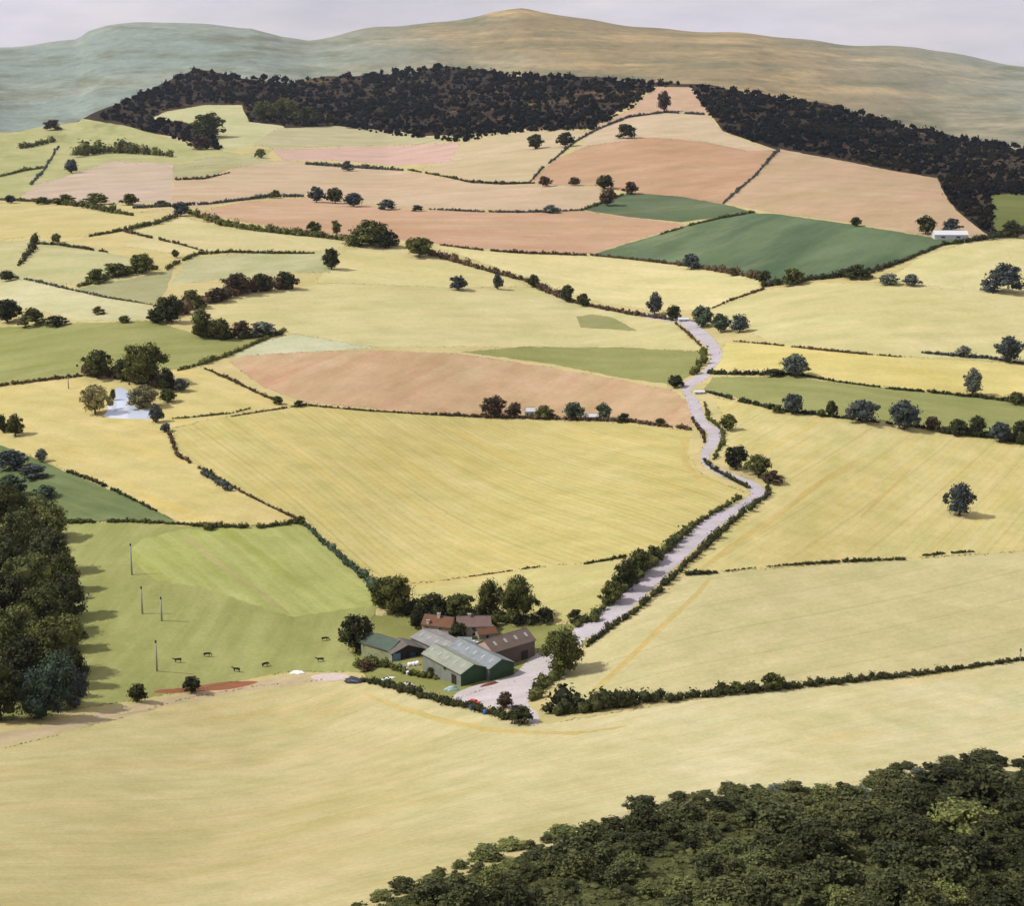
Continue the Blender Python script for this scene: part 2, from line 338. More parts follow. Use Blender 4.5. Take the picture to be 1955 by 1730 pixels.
field('field', 'olive green pasture at the left above the pond trees', [(-900, 640), (0, 625), (130, 618), (290, 612), (380, 640), (450, 648), (545, 630), (480, 662), (400, 692), (340, 705), (250, 705), (0, 735), (-900, 800)], (144, 144, 80), (170, 166, 104), ((0, 690), (480, 640)), .55, (134, 142, 62), .6)
field('field', 'pale whitish green strip field above the salmon field', [(440, 682), (500, 652), (560, 638), (640, 650), (720, 664), (620, 670)], (198, 194, 148), (206, 204, 168), ((460, 680), (660, 655)), .5)
field('field', 'olive green strip field above the salmon field, left of the lane', [(880, 672), (1000, 662), (1200, 664), (1345, 672), (1325, 712), (1290, 735), (1180, 720), (1050, 694)], (146, 146, 84), (160, 156, 96), ((950, 670), (1300, 700)), .5)
field('field', 'salmon ploughed field in the middle of the valley', [(438, 690), (470, 678), (620, 671), (720, 668), (880, 676), (1050, 702), (1180, 724), (1290, 748), (1318, 775), (1324, 818), (1200, 802), (940, 796), (800, 788), (580, 768), (500, 738)], (196, 158, 118), (208, 178, 138), ((600, 760), (800, 680)), .65, (190, 142, 108), .5)
field('field', 'yellow field with a small pond at the left', [(-900, 830), (0, 738), (150, 720), (340, 708), (400, 700), (480, 742), (575, 772), (450, 790), (330, 818), (340, 868), (470, 945), (575, 995), (500, 1006), (345, 1000), (240, 945), (130, 900), (60, 870), (0, 850), (-900, 930)], (208, 188, 120), (216, 198, 134), ((100, 800), (500, 960)), .5, (222, 190, 92), .4)
field('field', 'dark green rough field at the left edge', [(-900, 860), (0, 850), (60, 872), (130, 902), (240, 947), (345, 1000), (250, 996), (130, 996), (0, 990), (-900, 1050)], (106, 122, 78), (130, 140, 92), ((0, 880), (300, 980)), .6, (88, 110, 90), .5)
field('field', 'broad golden field in the centre of the valley', [(330, 818), (450, 792), (580, 775), (800, 792), (940, 800), (1200, 808), (1322, 824), (1312, 868), (1340, 905), (1425, 942), (1370, 985), (1290, 1042), (1190, 1066), (1000, 1086), (830, 1110), (725, 1122), (650, 1062), (577, 994), (470, 940), (338, 865)], (201, 182, 110), (211, 196, 130), ((800, 1100), (450, 830)), .6, (212, 184, 100), .4, .25)
field('field', 'pale field between the farm trees and the golden field', [(725, 1124), (830, 1112), (1000, 1088), (1190, 1068), (1180, 1110), (1130, 1185), (1000, 1195), (800, 1175), (735, 1160)], (196, 182, 116), (208, 196, 132), ((800, 1150), (1150, 1100)), .45)
field('field', 'green pasture with poles and cattle left of the farm', [(-900, 1080), (0, 990), (130, 998), (250, 998), (400, 1007), (577, 997), (650, 1064), (722, 1128), (715, 1180), (660, 1215), (700, 1285), (560, 1282), (480, 1296), (350, 1322), (165, 1352), (0, 1380), (-900, 1500)], (150, 148, 84), (174, 173, 106), ((200, 1300), (420, 1020)), .5, (136, 132, 82), .4)
field('field', 'bright grass green corner of the pasture beside the diagonal hedge', [(340, 1012), (400, 1009), (577, 1000), (650, 1066), (720, 1130), (706, 1160), (640, 1166), (560, 1178), (470, 1150), (380, 1120), (300, 1110), (240, 1060), (270, 1030)], (165, 166, 90), (190, 189, 118), ((450, 1020), (620, 1160)), .6, (154, 160, 70), .5)
field('field', 'smooth straw field in the foreground below the farm', [(-900, 1560), (0, 1432), (210, 1378), (350, 1335), (480, 1312), (620, 1298), (700, 1303), (800, 1330), (900, 1358), (1020, 1386), (1200, 1358), (1300, 1340), (1500, 1318), (1780, 1290), (1955, 1262), (2850, 1200), (2850, 2600), (-900, 2600)], (201, 183, 125), (210, 196, 143), ((300, 1700), (1300, 1500)), .5, (208, 182, 112), .4, .12)
# the crop pales towards the right of the foreground field
_m = FIELDS[-1][3].copy(); FIELDS[-1] = FIELDS[-1][:3] + (_m,); _nt = _m.node_tree
_b = next(n for n in _nt.nodes if n.type == 'BSDF_PRINCIPLED'); _src = _b.inputs['Base Color'].links[0].from_socket
_raw = N(_nt, 'ShaderNodeTexCoord').outputs['Object']; _sp = N(_nt, 'ShaderNodeSeparateXYZ'); _nt.links.new(_raw, _sp.inputs[0])
_k = N(_nt, 'ShaderNodeMath', operation='MULTIPLY_ADD'); _k.inputs[1].default_value = 190; _nt.links.new(noise(_nt, _raw, .012, 5, .6), _k.inputs[0]); _nt.links.new(_sp.outputs['X'], _k.inputs[2])
_k2 = N(_nt, 'ShaderNodeMath', operation='MULTIPLY_ADD'); _k2.inputs[1].default_value = .25; _nt.links.new(_sp.outputs['Y'], _k2.inputs[0]); _nt.links.new(_k.outputs[0], _k2.inputs[2])
_nt.links.new(mix(_nt, ramp(_nt, _k2.outputs[0], 165, 265), _src, mix(_nt, 1., _src, (1.13, 1.18, 1.30, 1), 'MULTIPLY')), _b.inputs['Base Color'])
field('scrub_floor', None, [(660, 1775), (760, 1715), (910, 1665), (1005, 1630), (1175, 1588), (1295, 1548), (1450, 1520), (1660, 1515), (1700, 1490), (1850, 1468), (1955, 1475), (2850, 1500), (2850, 2600), (300, 2600)], (58, 64, 38), (98, 102, 58), ((1250, 1720), (1420, 1540)), .75, (112, 114, 66), .5)
# farm ground
field('grass', 'rough green grass round the farm buildings', [(655, 1210), (715, 1175), (800, 1175), (1000, 1196), (1130, 1190), (1118, 1232), (1060, 1250), (1030, 1250), (1000, 1270), (985, 1300), (860, 1336), (800, 1328), (705, 1300), (690, 1280)], (138, 136, 74), (158, 154, 92), ((700, 1200), (1000, 1300)), .4, (120, 116, 62), .5)
GRAVEL = field_mat((216, 208, 206), (202, 192, 190), 0., 6., .3, (226, 222, 220), .5)
field('yard', None, [(1005, 1262), (1028, 1246), (1062, 1235), (1100, 1200), (1128, 1212), (1090, 1250), (1062, 1285), (1045, 1310), (1005, 1338), (1012, 1352), (1030, 1362), (1028, 1386), (1010, 1384), (1002, 1362), (965, 1352), (900, 1348), (858, 1336), (880, 1316), (960, 1296), (985, 1288)], 0, 0, mat=GRAVEL)
field('path', 'pale earth verge along the bottom of the pasture', [(-900, 1500), (0, 1404), (160, 1368), (330, 1330), (480, 1303), (560, 1290), (660, 1286), (700, 1297), (620, 1304), (480, 1318), (350, 1340), (210, 1378), (0, 1428), (-900, 1545)], (196, 172, 132), (206, 186, 146), ((0, 1410), (500, 1310)), .6, (160, 150, 90), .5)
field('path', 'strip of bare red earth along the bottom of the pasture', [(290, 1318), (370, 1312), (420, 1302), (500, 1300), (480, 1308), (440, 1317), (390, 1320), (300, 1326)], (150, 90, 62), (170, 112, 80), None, .5)
field('path', 'pale pink gravel patch where the verge meets the farm', [(590, 1290), (640, 1284), (672, 1290), (650, 1300), (600, 1300)], (214, 190, 178), (220, 202, 192), None, .3)
field('path', 'pink worn strip across the pasture', [(338, 1018), (352, 1018), (436, 1085), (520, 1142), (556, 1174), (545, 1172), (470, 1118), (402, 1072)], (176, 164, 104), (180, 172, 112), ((340, 1020), (550, 1170)), .6)
for lab, pl in (('long ochre wheel track in the yellow field, nearest the lane', [(1330, 1090), (1400, 1033), (1480, 983), (1550, 925), (1646, 870), (1652, 873), (1558, 932), (1489, 989), (1408, 1040), (1339, 1092)]),
                ('short ochre wheel track in the yellow field, nearer the lone tree', [(1640, 987), (1690, 940), (1737, 894), (1741, 896), (1696, 943), (1645, 990)]),
                ('ochre wheel track running down to the thick hedge right of the farm', [(1122, 1322), (1182, 1270), (1260, 1192), (1320, 1140), (1352, 1104), (1360, 1104), (1328, 1145), (1267, 1199), (1190, 1277), (1133, 1326)]),
                ('yellow track curving along the left side of the lane', [(1302, 830), (1318, 832), (1306, 868), (1330, 905), (1360, 925), (1352, 928), (1318, 908), (1296, 870)]),
                ('faint ochre headland in the foreground field below the farm', [(690, 1320), (760, 1346), (850, 1372), (960, 1394), (1100, 1399), (1200, 1385), (1197, 1388), (1100, 1405), (950, 1402), (840, 1380), (750, 1353), (690, 1325)]),
                ('faint ochre headland below the golden field', [(770, 1118), (850, 1106), (980, 1088), (990, 1092), (860, 1114), (775, 1128)])):
    field('path', lab, pl, (202, 176, 102), (209, 188, 122), (pl[0], pl[3]), .6, (208, 191, 126), .95)
ROADM = field_mat((206, 198, 202), (195, 187, 190), 0., 4., .3, (212, 208, 212), .5)
field('road', None, [(1282, 604), (1310, 606), (1345, 628), (1372, 655), (1382, 680), (1362, 705), (1352, 722), (1322, 738), (1316, 752), (1336, 762), (1342, 790), (1352, 808), (1378, 820), (1376, 842), (1355, 868), (1352, 882), (1390, 902), (1440, 918), (1462, 935), (1460, 955), (1420, 972), (1392, 990), (1330, 1044), (1262, 1108), (1200, 1168), (1130, 1222), (1100, 1215), (1090, 1202), (1120, 1190), (1160, 1152), (1200, 1115), (1270, 1052), (1340, 990), (1372, 978), (1418, 956), (1436, 944), (1428, 930), (1380, 912), (1340, 890), (1336, 866), (1352, 840), (1352, 824), (1330, 812), (1318, 790), (1310, 760), (1300, 745), (1304, 730), (1340, 712), (1357, 690), (1355, 668), (1332, 647), (1298, 617)], 0, 0, mat=ROADM)
field('road', None, [(1210, 594), (1282, 604), (1300, 612), (1282, 616), (1200, 600)], 0, 0, mat=ROADM)
WATER, wnt, wb = newmat('pond_water')
wb.inputs['Base Color'].default_value = (.52, .57, .66, 1); wb.inputs['Roughness'].default_value = .12  # pale blue base colour carries the sky's reflection on the water
wb.inputs['Specular IOR Level'].default_value = .6
wtc = N(wnt, 'ShaderNodeTexCoord'); wbp = N(wnt, 'ShaderNodeBump'); wbp.inputs['Strength'].default_value = .08
wnt.links.new(noise(wnt, wtc.outputs['Object'], 1.2, 3), wbp.inputs['Height']); wnt.links.new(wbp.outputs[0], wb.inputs['Normal'])
field('water', None, [(192, 797), (206, 786), (205, 770), (220, 765), (218, 745), (228, 738), (245, 745), (252, 768), (262, 782), (285, 780), (298, 790), (296, 800), (250, 800)], 0, 0, mat=WATER)
GROUNDM = field_mat((204, 188, 128), (212, 198, 142), .2, 2.4, .4, (190, 182, 120), .5)

def build_ground():
    rnd = random.Random(3)
    pts, edges = [], []
    def jit(a): return (a[0] + rnd.uniform(-2, 2), a[1] + rnd.uniform(-1.0, 1.0) * min(1.6, max(.5, a[1] / 700)))
    polys = []
    for nm, lab, poly, mt in FIELDS:
        if nm in ('road', 'path', 'yard', 'water'):
            for _ in range(2):
                poly = [q for i in range(len(poly)) for q in ((.75 * poly[i][0] + .25 * poly[(i+1) % len(poly)][0], .75 * poly[i][1] + .25 * poly[(i+1) % len(poly)][1]),
                                                             (.25 * poly[i][0] + .75 * poly[(i+1) % len(poly)][0], .25 * poly[i][1] + .75 * poly[(i+1) % len(poly)][1]))]
        out = []
        for i, a in enumerate(poly):
            b = poly[(i + 1) % len(poly)]
            L = math.hypot(b[0] - a[0], b[1] - a[1]); n = max(1, int(L / 9))
            if min(a[0], b[0]) < -50 or max(a[0], b[0]) > 2050 or max(a[1], b[1]) > 1800: n = max(1, int(L / 60))
            for k in range(n):
                t = k / n; p = (a[0] + (b[0] - a[0]) * t, a[1] + (b[1] - a[1]) * t)
                out.append(jit(p) if (k and lab) else p)
        polys.append(out)
        s = len(pts); pts += out; edges += [(s + i, s + (i + 1) % len(out)) for i in range(len(out))]
    xs = [-900 + 20 * i for i in range(int(3750 / 20) + 1)]
    s = len(pts); line = [(x, crest(x)) for x in xs]; pts += line; edges += [(s + i, s + i + 1) for i in range(len(line) - 1)]
    y = 90.
    while y < 2600:
        st = 12 if y < 1760 else 40
        x = -900.
        while x < 2850:
            inx = -40 < x < 2000
            pts.append((x + rnd.uniform(-2, 2), y + rnd.uniform(-2, 2)))
            x += st if inx else 40
        y += st * (.6 if y < 460 else 1)
    co, ed, fa, _, _, _ = geometry.delaunay_2d_cdt([Vector(p) for p in pts], edges, [], 0, 1e-4)
    P = np.array([(v.x, v.y) for v in co]); Fc = np.array([tuple(f) for f in fa])
    cen = P[Fc].mean(1)
    keep = cen[:, 1] > np.array([crest(x) for x in cen[:, 0]])
    Fc = Fc[keep]; cen = cen[keep]
    fid = np.full(len(Fc), -1)
    for k, poly in enumerate(polys):
        q = np.array(poly); lo, hi = q.min(0), q.max(0)
        idx = np.where((cen[:, 0] >= lo[0]) & (cen[:, 0] <= hi[0]) & (cen[:, 1] >= lo[1]) & (cen[:, 1] <= hi[1]))[0]
        c = cen[idx]; ins = np.zeros(len(idx), bool)
        a = q; b = np.roll(q, -1, 0)
        for (x0, y0), (x1, y1) in zip(a, b):
            if y0 == y1: continue
            cond = ((y0 > c[:, 1]) != (y1 > c[:, 1]))
            ins ^= cond & (c[:, 0] < (x1 - x0) * (c[:, 1] - y0) / (y1 - y0) + x0)
        fid[idx[ins]] = k
    W = np.array([tuple(at(p[0], p[1])) for p in P])
    # orientation up, vertex normals over the whole sheet
    A, B, C = W[Fc[:, 0]], W[Fc[:, 1]], W[Fc[:, 2]]
    n = np.cross(B - A, C - A); flip = n[:, 2] < 0
    Fc[flip] = Fc[flip][:, ::-1]; n[flip] *= -1
    vn = np.zeros_like(W)
    n /= np.maximum(1e-9, np.linalg.norm(n, axis=1))[:, None]
    for k in range(3): np.add.at(vn, Fc[:, k], n)
    vn /= np.maximum(1e-9, np.linalg.norm(vn, axis=1))[:, None]
    for k in range(-1, len(polys)):
        fs = Fc[fid == k]
        if len(fs) == 0: continue
        used, inv = np.unique(fs, return_inverse=True)
        nm, lab, mt = ('ground', None, GROUNDM) if k < 0 else (FIELDS[k][0], FIELDS[k][1], FIELDS[k][3])
        o = mesh_obj(nm, W[used].tolist(), inv.reshape(-1, 3).tolist(), mt, smooth=True)
        o.data.normals_split_custom_set_from_vertices(vn[used].tolist())
        tag(o, label=lab, kind='structure')
build_ground()

# back of the near ridge and the far hills
def strip(name, rows, mat):
    v = [p for r in rows for p in r]; w = len(rows[0]); f = []
    for j in range(len(rows) - 1):
        for i in range(w - 1):
            f.append((j*w + i, j*w + i + 1, (j+1)*w + i + 1, (j+1)*w + i))
    return mesh_obj(name, v, f, mat, smooth=True)
xs = [-900 + 25 * i for i in range(151)]
rows = [[at(x, crest(x)) for x in xs]]
for d, dz in ((60, -4), (200, -30), (500, -90), (900, -150)):
    rows.append([Vector((p.x * (p.y + d) / p.y, p.y + d, p.z + dz)) for p in rows[0]])
tag(strip('hills', rows, field_mat((70, 66, 50), (58, 56, 44), 0, 1.4)), kind='structure')

FARC = [(-1200, 150), (-400, 120), (0, 90), (150, 72), (165, 58), (200, 48), (330, 43), (480, 50), (540, 70), (590, 77), (640, 70), (720, 52), (850, 39), (940, 22),
        (1000, 17), (1100, 36), (1300, 56), (1500, 72), (1600, 81), (1750, 90), (1850, 110), (1955, 126), (2400, 150), (3200, 190)]
def farc(x): return float(np.interp(x, [p[0] for p in FARC], [p[1] for p in FARC])) + 2.5 * math.sin(x / 61.) + 1.5 * math.sin(x / 23.)
def fold(x, t): return 1 + t * (.035 * math.sin(x / 130. + .8 * t) + .03 * math.sin(x / 310. - .6 * t) + .008 * math.sin(x / 47. + t))
xs = [-1200 + 12 * i for i in range(360)]
rows = []
for k in range(26):
    t = k / 25.
    row = []
    for x in xs:
        y0 = farc(x); y = y0 + (460 - y0) * t ** 1.3
        D = 9200 * math.exp(-.55 * t) * fold(x, min(1, t * 2.5))
        row.append(ray(x, y, D)[0])
    rows.append(row)
back = [[Vector((p.x * 1.15, p.y * 1.15, p.z - 450)) for p in rows[0]], [Vector((p.x * 1.04, p.y * 1.04, p.z - 40)) for p in rows[0]]]
def hill_mat():
    m, nt, b = newmat('heath')
    raw, st = mapping(nt, 0, (.00035, .0016, .006))
    _, st2 = mapping(nt, .35, (.0012, .0012, .012))
    big = noise(nt, raw, .0007, 4, .6)
    sep = N(nt, 'ShaderNodeSeparateXYZ'); nt.links.new(raw, sep.inputs[0])
    gx = ramp(nt, sep.outputs['X'], -1500, 700)
    gx2 = N(nt, 'ShaderNodeMath', operation='MULTIPLY_ADD'); gx2.inputs[1].default_value = 1.1
    nt.links.new(big, gx2.inputs[0])
    sh = N(nt, 'ShaderNodeMath', operation='SUBTRACT'); nt.links.new(gx, sh.inputs[0]); sh.inputs[1].default_value = .55
    nt.links.new(sh.outputs[0], gx2.inputs[2])
    rt = N(nt, 'ShaderNodeMath', operation='MULTIPLY'); nt.links.new(ramp(nt, gx2.outputs[0], .1, .8), rt.inputs[0])
    nt.links.new(ramp(nt, sep.outputs['X'], 1300, 2700, 1, .3), rt.inputs[1]); f = rt.outputs[0]
    c = mix(nt, f, lin((150, 164, 152), K), lin((160, 143, 104), K))  # heath tones, with some distance haze put into the grey-green
    s1 = noise(nt, st, 1.0, 6, .7); s2 = noise(nt, st2, 1.3, 5, .7)
    c = mix(nt, ramp(nt, s1, .50, .60, 0, .62), c, mix(nt, f, lin((170, 176, 156), K), lin((216, 186, 132), K)))
    c = mix(nt, ramp(nt, s2, .5, .64, 0, .7), c, lin((118, 122, 94), K))
    s4 = noise(nt, raw, .022, 5, .7)
    c = mix(nt, ramp(nt, s4, .57, .66, 0, .28), c, lin((100, 104, 82), K))
    s3 = noise(nt, raw, .014, 5, .75)
    c = mix(nt, 1., c, mix(nt, ramp(nt, s3, .3, .7), (.80, .80, .80, 1), (1.17, 1.17, 1.17, 1)), 'MULTIPLY')
    nt.links.new(c, b.inputs['Base Color'])
    bp = N(nt, 'ShaderNodeBump'); bp.inputs['Strength'].default_value = .6; bp.inputs['Distance'].default_value = 25
    nt.links.new(noise(nt, raw, .006, 6, .65), bp.inputs['Height']); nt.links.new(bp.outputs[0], b.inputs['Normal'])
    return m
tag(strip('hills', back + rows, hill_mat()), kind='structure')

# ------------------------------------------------------------------ foliage
def ico(sub=1):
    bm = bmesh.new(); bmesh.ops.create_icosphere(bm, subdivisions=sub, radius=1)
    v = [x.co.copy() for x in bm.verts]; f = [tuple(y.index for y in x.verts) for x in bm.faces]; bm.free(); return v, f
ICO1, ICO2 = ico(1), ico(2)
def rdir(rnd):
    z = rnd.uniform(-1, 1); a = rnd.uniform(0, 2 * math.pi); r = math.sqrt(1 - z * z)
    return Vector((r * math.cos(a), r * math.sin(a), z))
def leaf(mb, p, n, s, rnd):
    n = (n + .75 * rdir(rnd)).normalized(); a = n.orthogonal().normalized(); b = n.cross(a)
    t = rnd.uniform(0, 6.28); a, b = math.cos(t) * a + math.sin(t) * b, math.cos(t) * b - math.sin(t) * a
    s1, s2 = s * rnd.uniform(.6, 1.2), s * rnd.uniform(.4, .9)
    k = len(mb.v); mb.v += [tuple(p - a * s1), tuple(p - b * s2 + n * s * .15), tuple(p + a * s1 * .9), tuple(p + b * s2 + n * s * .15)]
    mb.f.append((k, k + 1, k + 2, k + 3))
def lump(mb, c, r, n, s, rnd, sq=(1, 1, 1), core=.78):
    k = len(mb.v); sub = ICO1
    ph = rnd.uniform(0, 6)
    for q in sub[0]:
        w = core * (1 + .18 * math.sin(5 * q.x + 3 * q.y + ph) + .1 * math.sin(7 * q.z + ph))
        mb.v.append((c[0] + q.x * r * w * sq[0], c[1] + q.y * r * w * sq[1], c[2] + q.z * r * w * sq[2]))
    mb.f += [tuple(i + k for i in f) for f in sub[1]]
    for _ in range(n):
        d = rdir(rnd)
        if d.z < -.6: d.z = -d.z
        q = Vector((d.x * sq[0], d.y * sq[1], d.z * sq[2])) * r * (.74 + .52 * rnd.random() ** 2) + Vector(c)
        leaf(mb, q, d, s, rnd)

def crown_mesh(seed, shape, n, s):
    rnd = random.Random(seed); mb = MB()
    z0 = {'round': .05, 'tall': .03, 'bush': -.03, 'wide': .06}[shape]
    lumps = []
    nl = {'round': 13, 'tall': 11, 'bush': 9, 'wide': 12}[shape]
    for i in range(nl):
        t = (i + .5) / nl
        z = z0 + (1 - z0) * (.14 + .72 * t)
        env = {'round': math.sin(math.pi * (.12 + .76 * t)) ** .7, 'tall': math.sin(math.pi * (.15 + .72 * t ** .8)), 'bush': (1 - t) ** .35 * .95,
               'wide': math.sin(math.pi * (.22 + .62 * t)) ** .6}[shape]
        a = i * 2.4 + rnd.uniform(-.6, .6); rr = .5 * env
        r = rnd.uniform(.17, .25) * (1 if shape != 'bush' else .95)
        d = max(0, rr - r * .85) * rnd.uniform(.75, 1.05)
        lumps.append(((d * math.cos(a), d * math.sin(a), min(z, 1 - r * .8)), r))
    lumps.append(((0, 0, z0 + (1 - z0) * .5), .27))
    for i in range(7):
        a = rnd.uniform(0, 6.28); zz = rnd.uniform(.2, .92); e = .5 * math.sin(math.pi * (.2 + .66 * zz)) * rnd.uniform(.75, 1.08)
        if shape == 'bush': e = .5 * (1 - zz) ** .4 * rnd.uniform(.8, 1.1)
        lumps.append(((e * math.cos(a), e * math.sin(a), z0 + (1 - z0) * zz * .95), rnd.uniform(.07, .13)))
    for c, r in lumps:
        lump(mb, c, r, int(n * (.5 if r < .14 else 1.15) / len(lumps)), s, rnd, (1, 1, rnd.uniform(.75, 1.0)), .70)
    me = bpy.data.meshes.new('crown'); me.from_pydata(mb.v, [], mb.f); me.update()
    return me
def trunk_mesh(seed, top=.6):
    rnd = random.Random(seed); mb = MB()
    mb.tube([(0, 0, -.08), (0, 0, .02), (.01, .01, .25), (rnd.uniform(-.03, .03), 0, top)], [.07, .045, .033, .012], 7)
    for i in range(4):
        a = i * 1.7 + rnd.random(); z = .2 + .06 * i
        mb.tube([(0, 0, z), (.14 * math.cos(a), .14 * math.sin(a), z + .14), (.26 * math.cos(a), .26 * math.sin(a), z + .2)], [.022, .014, .005], 5)
    me = bpy.data.meshes.new('trunk'); me.from_pydata(mb.v, [], mb.f); me.update(); me.materials.append(M['bark'])
    me.polygons.foreach_set('use_smooth', [True] * len(me.polygons))
    return me
CR = {}
def crown(kind, shape, lod, var):
    key = (kind, shape, lod, var)
    if key not in CR:
        bk = ('base', shape, lod, var)
        if bk not in CR: CR[bk] = crown_mesh(hash((shape, lod, var)) & 0xffff if False else {'round': 10, 'tall': 20, 'bush': 30, 'wide': 40}[shape] + lod * 100 + var,
                                             shape, (700, 1700, 4200)[lod], (.066, .045, .028)[lod])
        me = CR[bk].copy(); me.materials.append(LEAF[kind]); CR[key] = me
    return CR[key]
TRUNK = [trunk_mesh(i) for i in range(3)]
_n = [0]
def tree(px, py, w, h, kind, label, group=None, shape=None, lod=None, name=None, cat=None):
    """a tree or bush standing at the ground point seen at (px, py); w, h give its size there"""
    _n[0] += 1; k = _n[0]
    s = pxm(px, py); wm, hm = 1.08 * w / s, 1.03 * h / s
    if shape is None: shape = 'bush' if h < w * .72 else ('tall' if h > w * 1.2 else 'round')
    if lod is None: lod = 0 if h < 38 else 1 if h < 75 else 2
    p = at(px, py); p.z -= .03 * hm
    me = crown(kind, shape, lod, k % 3); rz = k * 1.3
    if h < 26 or shape == 'bush':
        o = link_copy(name or 'bush', me, None, p, (wm, wm, hm), rz)
        return tag(o, label, cat or 'bush', group)
    o = empty(name or 'tree', p, rz, label=label, cat=cat or 'tree', group=group)
    link_copy('trunk', TRUNK[k % 3], o, None, (hm * .8, hm * .8, hm))
    link_copy('crown', me, o, None, (wm, wm, hm))
    return o

def hedge(name, label, pts, h, kind='dark', dens=1., wid=.8, seed=1, jit=.3, cat='hedge', thr=0., group=None):
    """one hedge along a ground line; h in picture units at the line"""
    rnd = random.Random(seed * 17 + 5); mb = MB()
    cum = 0
    o0 = at(*pts[0])
    hh = h if hasattr(h, '__len__') else [h] * len(pts)
    for i in range(len(pts) - 1):
        (x0, y0), (x1, y1) = pts[i], pts[i+1]; L = math.hypot(x1 - x0, y1 - y0)
        t = 0
        while t < L:
            u = t / L; hp = (hh[i] + (hh[i+1] - hh[i]) * u)
            step = max(1.3, hp * .27)
            hp *= rnd.uniform(1 - jit * 1.5, 1 + jit) if rnd.random() > .06 else 1.55
            g = math.sin((cum + t) / 23. + seed) + .7 * math.sin((cum + t) / 9.1 + 2 * seed)
            t += step
            if g < thr * 1.7 - 1.7 or rnd.random() > dens: continue
            x = x0 + (x1 - x0) * u; y = y0 + (y1 - y0) * u
            x += rnd.uniform(-.15, .15) * hp
            p = at(x, y); s = pxm(x, y); r = .5 * hp / s
            p = p - o0 + Vector((rnd.uniform(-.3, .3) * r, rnd.uniform(-1.2, 1.2) * r * wid, r * .72))
            nl = 8 if hp < 7 else 14 if hp < 14 else 30
            lump(mb, p, r, nl, r * (.5 if hp < 7 else .36 if hp < 14 else .24), rnd, (wid * rnd.uniform(1., 1.5), wid * 1.15, rnd.uniform(.8, 1.05)), .78)
        cum += L
    if not mb.f: return
    o = mb.build(name, LEAF[kind], loc=o0)
    return tag(o, label, cat, group)

